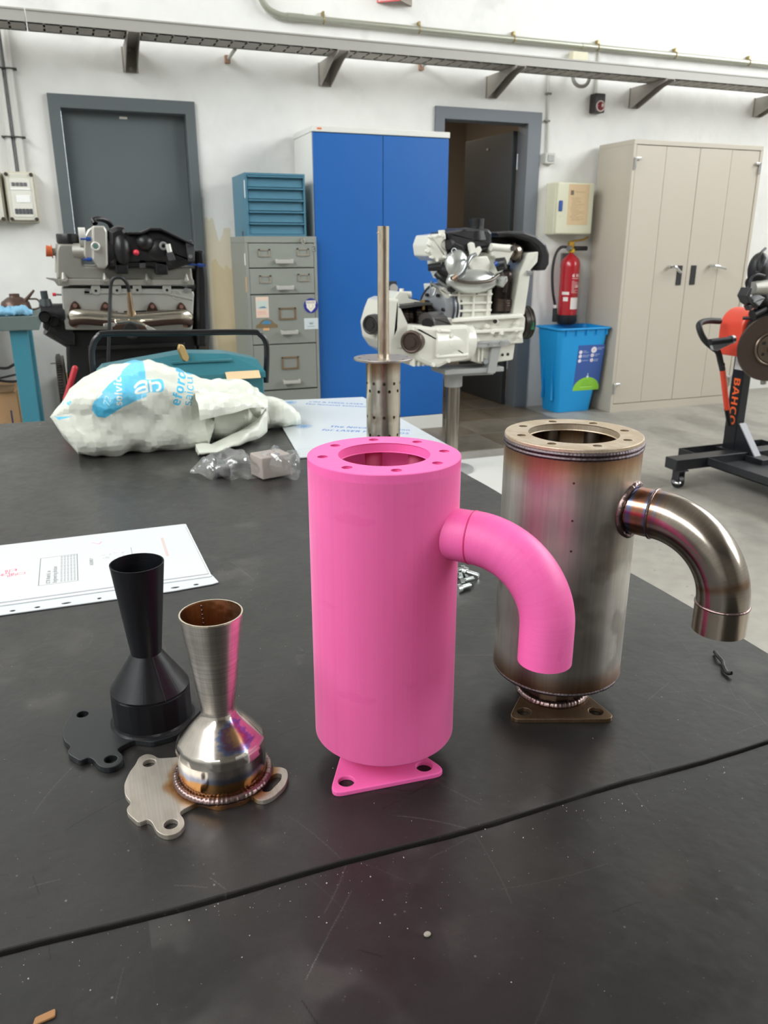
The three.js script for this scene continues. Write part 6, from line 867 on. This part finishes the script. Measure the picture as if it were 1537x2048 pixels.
  part('base_plate', [rod([c0[0], 0.0205, -4.0], [c0[0], 0.035, -4.0], 0.13, 0.13, 48)], ggrey, t);
}

// ---------------------------------------------------------------- black and orange engine stand
{
  const t = thing('engine_stand', 'black and orange rolling engine stand at the right edge', 'engine stand', [3.4, 0, -3.35]), blk = M('stand black paint', '#17181b', 0.4), org = M('stand orange', '#dc4a33', 0.38), gr = M('gusset grey', '#8f8f93', 0.5), grip = M('grip black', '#1b1b1c', 0.6), zincM = M('zinc', '#b9bcbc', 0.35, 1);
  const px0 = 3.425, px1 = 3.48, pz0 = -3.47, pz1 = -3.385;
  part('post', box(px0, px1, 0.12, 0.78, pz0, pz1, 0.004), blk, t);
  const logo = canvasTex(128, 512, (g, w, h) => { g.fillStyle = '#17181b'; g.fillRect(0, 0, w, h); g.save(); g.translate(w * 0.25, 16); g.rotate(Math.PI / 2); g.fillStyle = '#f0682a'; g.font = 'bold 104px sans-serif'; g.scale(1.16, 1); g.fillText('BAHCO', 0, 0); g.restore(); });
  const face = new THREE.PlaneGeometry(0.08, 0.34).rotateY(-Math.PI / 2).translate(px0 - 0.0012, 0.4, (pz0 + pz1) / 2); part('lettering', face, M('stand lettering', '#ffffff', 0.4, 0, { map: logo }), t);
  part('instruction_label', box(px0 - 0.0014, px0, 0.6, 0.72, pz0 + 0.012, pz1 - 0.008), M('label white', '#ffffff', 0.5, 0, { map: canvasTex(128, 192, (g, w, h) => { g.fillStyle = '#dfe2e0'; g.fillRect(0, 0, w, h); g.strokeStyle = '#9aa0a0'; for (let i = 0; i < 4; i++) for (let j = 0; j < 5; j++) g.strokeRect(8 + i * 30, 8 + j * 36, 24, 28); }) }), t);
  part('stop_block', box(px0 - 0.05, px0, 0.7, 0.76, pz0 + 0.01, pz1 - 0.01, 0.004), blk, t);
  part('gusset', [ext([[3.4, 0.13], [3.22, 0.13], [3.37, 0.3], [3.42, 0.3]], 0, 0.006).rotateY(Math.PI / 2).translate(px0 + 0.005, 0, 0), ext([[3.4, 0.13], [3.22, 0.13], [3.37, 0.3], [3.42, 0.3]], 0, 0.006).rotateY(Math.PI / 2).translate(px1 - 0.011, 0, 0)], blk, t);
  { const g = box(px0 + 0.006, px1 - 0.006, 0, 0.235, -0.004, 0.004); part('gusset_plate', g.rotateX(-0.73 + 0).translate(0, 0.13, -3.216).rotateX(0), gr, t); }
  // rolling base
  part('cross_beam', box(2.93, 4.0, 0.105, 0.165, -3.36, -3.27, 0.003), blk, t);
  const tr = part('drip_tray', [box(3.14, 3.75, 0.115, 0.12, -3.5, -2.5), box(3.14, 3.146, 0.115, 0.16, -3.5, -2.5), box(3.14, 3.75, 0.115, 0.16, -3.5, -3.494), box(3.744, 3.75, 0.115, 0.16, -3.5, -2.5), box(3.14, 3.75, 0.115, 0.16, -2.506, -2.5)], M('tray black', '#202124', 0.45), t);
  part('post_foot', box(px0 - 0.02, px1 + 0.02, 0.12, 0.15, -3.5, -3.15, 0.003), blk, t);
  for (const [x, z] of [[2.98, -3.3], [3.95, -3.3], [3.45, -2.45]]) { const c = part('caster', [rod([x - 0.014, 0.036, z], [x + 0.014, 0.036, z], 0.036, 0.036, 28)], M('caster black', '#202022', 0.45), t); part('fork', [box(x - 0.022, x - 0.017, 0.03, 0.1, z - 0.025, z + 0.025, 0.002), box(x + 0.017, x + 0.022, 0.03, 0.1, z - 0.025, z + 0.025, 0.002), box(x - 0.03, x + 0.03, 0.098, 0.105, z - 0.04, z + 0.04)], M('fork black', '#2a2a2c', 0.4), c); part('brake_pedal', ball(x - 0.03, 0.04, z + 0.025, 0.022, 0.012, 0.03), M('chrome', '#d8d8d8', 0.15, 1), c); }
  part('beam_leg', box(3.42, 3.48, 0.105, 0.114, -3.3, -2.45), blk, t);
  // rotating head
  const hc = [3.385, 0.84], hp = []; for (let i = 0; i <= 24; i++) { const a = Math.PI * (0.0 + i / 24); hp.push([hc[0] + 0.1 * Math.cos(a), hc[1] + 0.1 * Math.sin(a)]); }
  const hd = part('gear_head', ext(roundPoly([...hp, [3.285, 0.75], [3.29, 0.69], [3.47, 0.69], [3.485, 0.75]], 0.01), -3.47, -3.3, 0.014), org, t);
  part('face_plate', [rod([hc[0], hc[1] - 0.005, -3.305], [hc[0], hc[1] - 0.005, -3.285], 0.078, 0.078, 48)], blk, hd); for (const [dx, dy] of [[0, 0.06], [-0.055, -0.03], [0.055, -0.03]]) part('plate_bolt', rod([hc[0] + dx, hc[1] + dy, -3.29], [hc[0] + dx, hc[1] + dy, -3.272], 0.012, 0.012, 8), M('chrome', '#d8d8d8', 0.15, 1), hd);
  part('mount_tube', rod([hc[0], hc[1] - 0.01, -3.29], [hc[0] + 0.05, hc[1] - 0.01, -3.1], 0.045, 0.05, 36), blk, hd);
  part('crank_arm', [ext(roundPoly([[3.095, 0.7636], [3.234, 0.7811], [3.237, 0.7681], [3.136, 0.7308], [3.109, 0.7372]], 0.004), -3.32, -3.3, 0.002)], M('arm zinc', '#b7bcc0', 0.35, 0.6), hd); part('crank_grip', [rod([3.05, 0.7829, -3.27], [3.187, 0.7903, -3.27], 0.017, 0.017, 20)], grip, hd); part('grip_ring', rod([3.187, 0.7903, -3.27], [3.203, 0.7922, -3.27], 0.022), zincM, hd);
  // push handle
  part('push_handle', tube([[3.239, 0.8705, -3.42], [3.15, 0.8759, -3.41], [3.072, 0.8681, -3.38], [3.053, 0.8429, -3.36], [3.085, 0.7871, -3.35], [3.145, 0.7453, -3.35], [3.197, 0.7165, -3.36], [3.234, 0.6612, -3.37], [3.255, 0.6168, -3.37]], 0.016, 90, 16), grip, t);
  part('handle_tube', rod([3.255, 0.6168, -3.37], [3.354, 0.389, -3.4], 0.015, 0.015, 24), org, t); part('handle_socket', rod([3.35, 0.395, -3.4], [3.396, 0.2947, -3.41], 0.014, 0.012), blk, t); part('handle_knob', rod([3.234, 0.6449, -3.36], [3.247, 0.6469, -3.36], 0.012), blk, t);
}
{ // engine hanging on that stand, mostly outside the picture
  const t = thing('mounted_engine', 'dark engine with large brown disc hanging on the orange stand', 'engine', [3.45, 0.5, -2.95]), dk = M('engine black', '#121214', 0.45), disc = M('brown disc steel', '#4a3d36', 0.45, 0.6), gm = M('dull aluminium', '#a09e96', 0.48, 0.5), plas = M('intake plastic', '#1b1b1d', 0.38);
  const c = [3.122, 0.7842], d = V(-0.35, 0.05, 1).normalize(), at = (k) => [c[0] + d.x * k, c[1] + d.y * k, -2.95 + d.z * k];
  part('disc', [rod(at(-0.01), at(0.01), 0.155, 0.155, 72)], disc, t); part('disc_hub', [rod(at(0.01), at(0.018), 0.07, 0.065, 48), ring(at(0.014), [d.x, d.y, d.z], 0.075, 0.006, 48), rod(at(0.018), at(0.03), 0.022, 0.02)], M('hub steel', '#7a6c60', 0.3, 0.9), t); for (let i = 0; i < 5; i++) { const a = i * 1.257; part('hub_hole_shade', rod([at(0.017)[0] + 0.045 * Math.cos(a), at(0.017)[1] + 0.045 * Math.sin(a), at(0.017)[2] + 0.016 * Math.cos(a)], [at(0.02)[0] + 0.045 * Math.cos(a), at(0.02)[1] + 0.045 * Math.sin(a), at(0.02)[2] + 0.016 * Math.cos(a)], 0.008), M('painted bore shade', '#0a0a0a', 0.8), t); }  // hub holes are dark discs coloured like the shade inside
  part('engine_block', [box(c[0] + 0.06, c[0] + 0.6, c[1] - 0.15, c[1] + 0.3, -3.15, -3.0, 0.02), rod([3.046, 1.079, -3.05], [3.134, 1.1, -3.05], 0.035), ball(3.128, 1.008, -3.05, 0.045, 0.04, 0.05), rod([3.096, 0.9341, -3.06], [3.162, 0.9603, -3.06], 0.025), ball(3.084, 1.146, -3.05, 0.05, 0.08, 0.05)], dk, t);
  part('starter_motor', rod([3.01, 1.064, -3.0], [3.095, 1.067, -3.0], 0.03, 0.035, 24), gm, t); part('ignition_coil', [ext(roundPoly([[2.986, 1.005], [3.016, 1.036], [3.049, 1.022], [3.02, 0.986]], 0.002), -3.0, -2.95, 0.004)], M('coil grey', '#8d8d90', 0.4), t); part('coil_case', [ext(roundPoly([[2.942, 1.032], [2.959, 1.07], [2.971, 1.068], [2.966, 1.032], [3.023, 0.9898], [3.02, 0.9715], [2.966, 1]], 0.002), -3.02, -2.96, 0.003)], plas, t); part('connector', ext(roundPoly([[2.959, 0.9875], [2.982, 0.9914], [2.997, 0.9774], [2.978, 0.9642]], 0.002), -2.99, -2.96, 0.002), plas, t);
  part('cable', [tube([[2.972, 1.067, -2.98], [2.974, 1.108, -2.98], [3.006, 1.128, -2.98], [3.074, 1.12, -3.0]], 0.006, 40, 8), tube([[3.022, 1.136, -2.99], [3.001, 1.17, -2.98], [3.009, 1.218, -2.98], [3.055, 1.243, -3.0]], 0.006, 40, 8), tube([[3.017, 1.134, -2.99], [3.034, 1.17, -2.98], [3.065, 1.196, -3.0]], 0.009, 30, 8)], M('hose black', '#202124', 0.5), t);
  part('mount_flange', rod([3.43, 0.83, -3.1], [3.5, 0.83, -3.04], 0.05), dk, t); part('lug', [rod([3.139, 0.6084, -2.97], [3.134, 0.6333, -2.97], 0.014, 0.014, 6)], gm, t); part('stud', rod([3.128, 0.911, -3.15], [3.165, 0.9147, -3.1], 0.008), dk, t);
}

renderer.render(scene, camera);
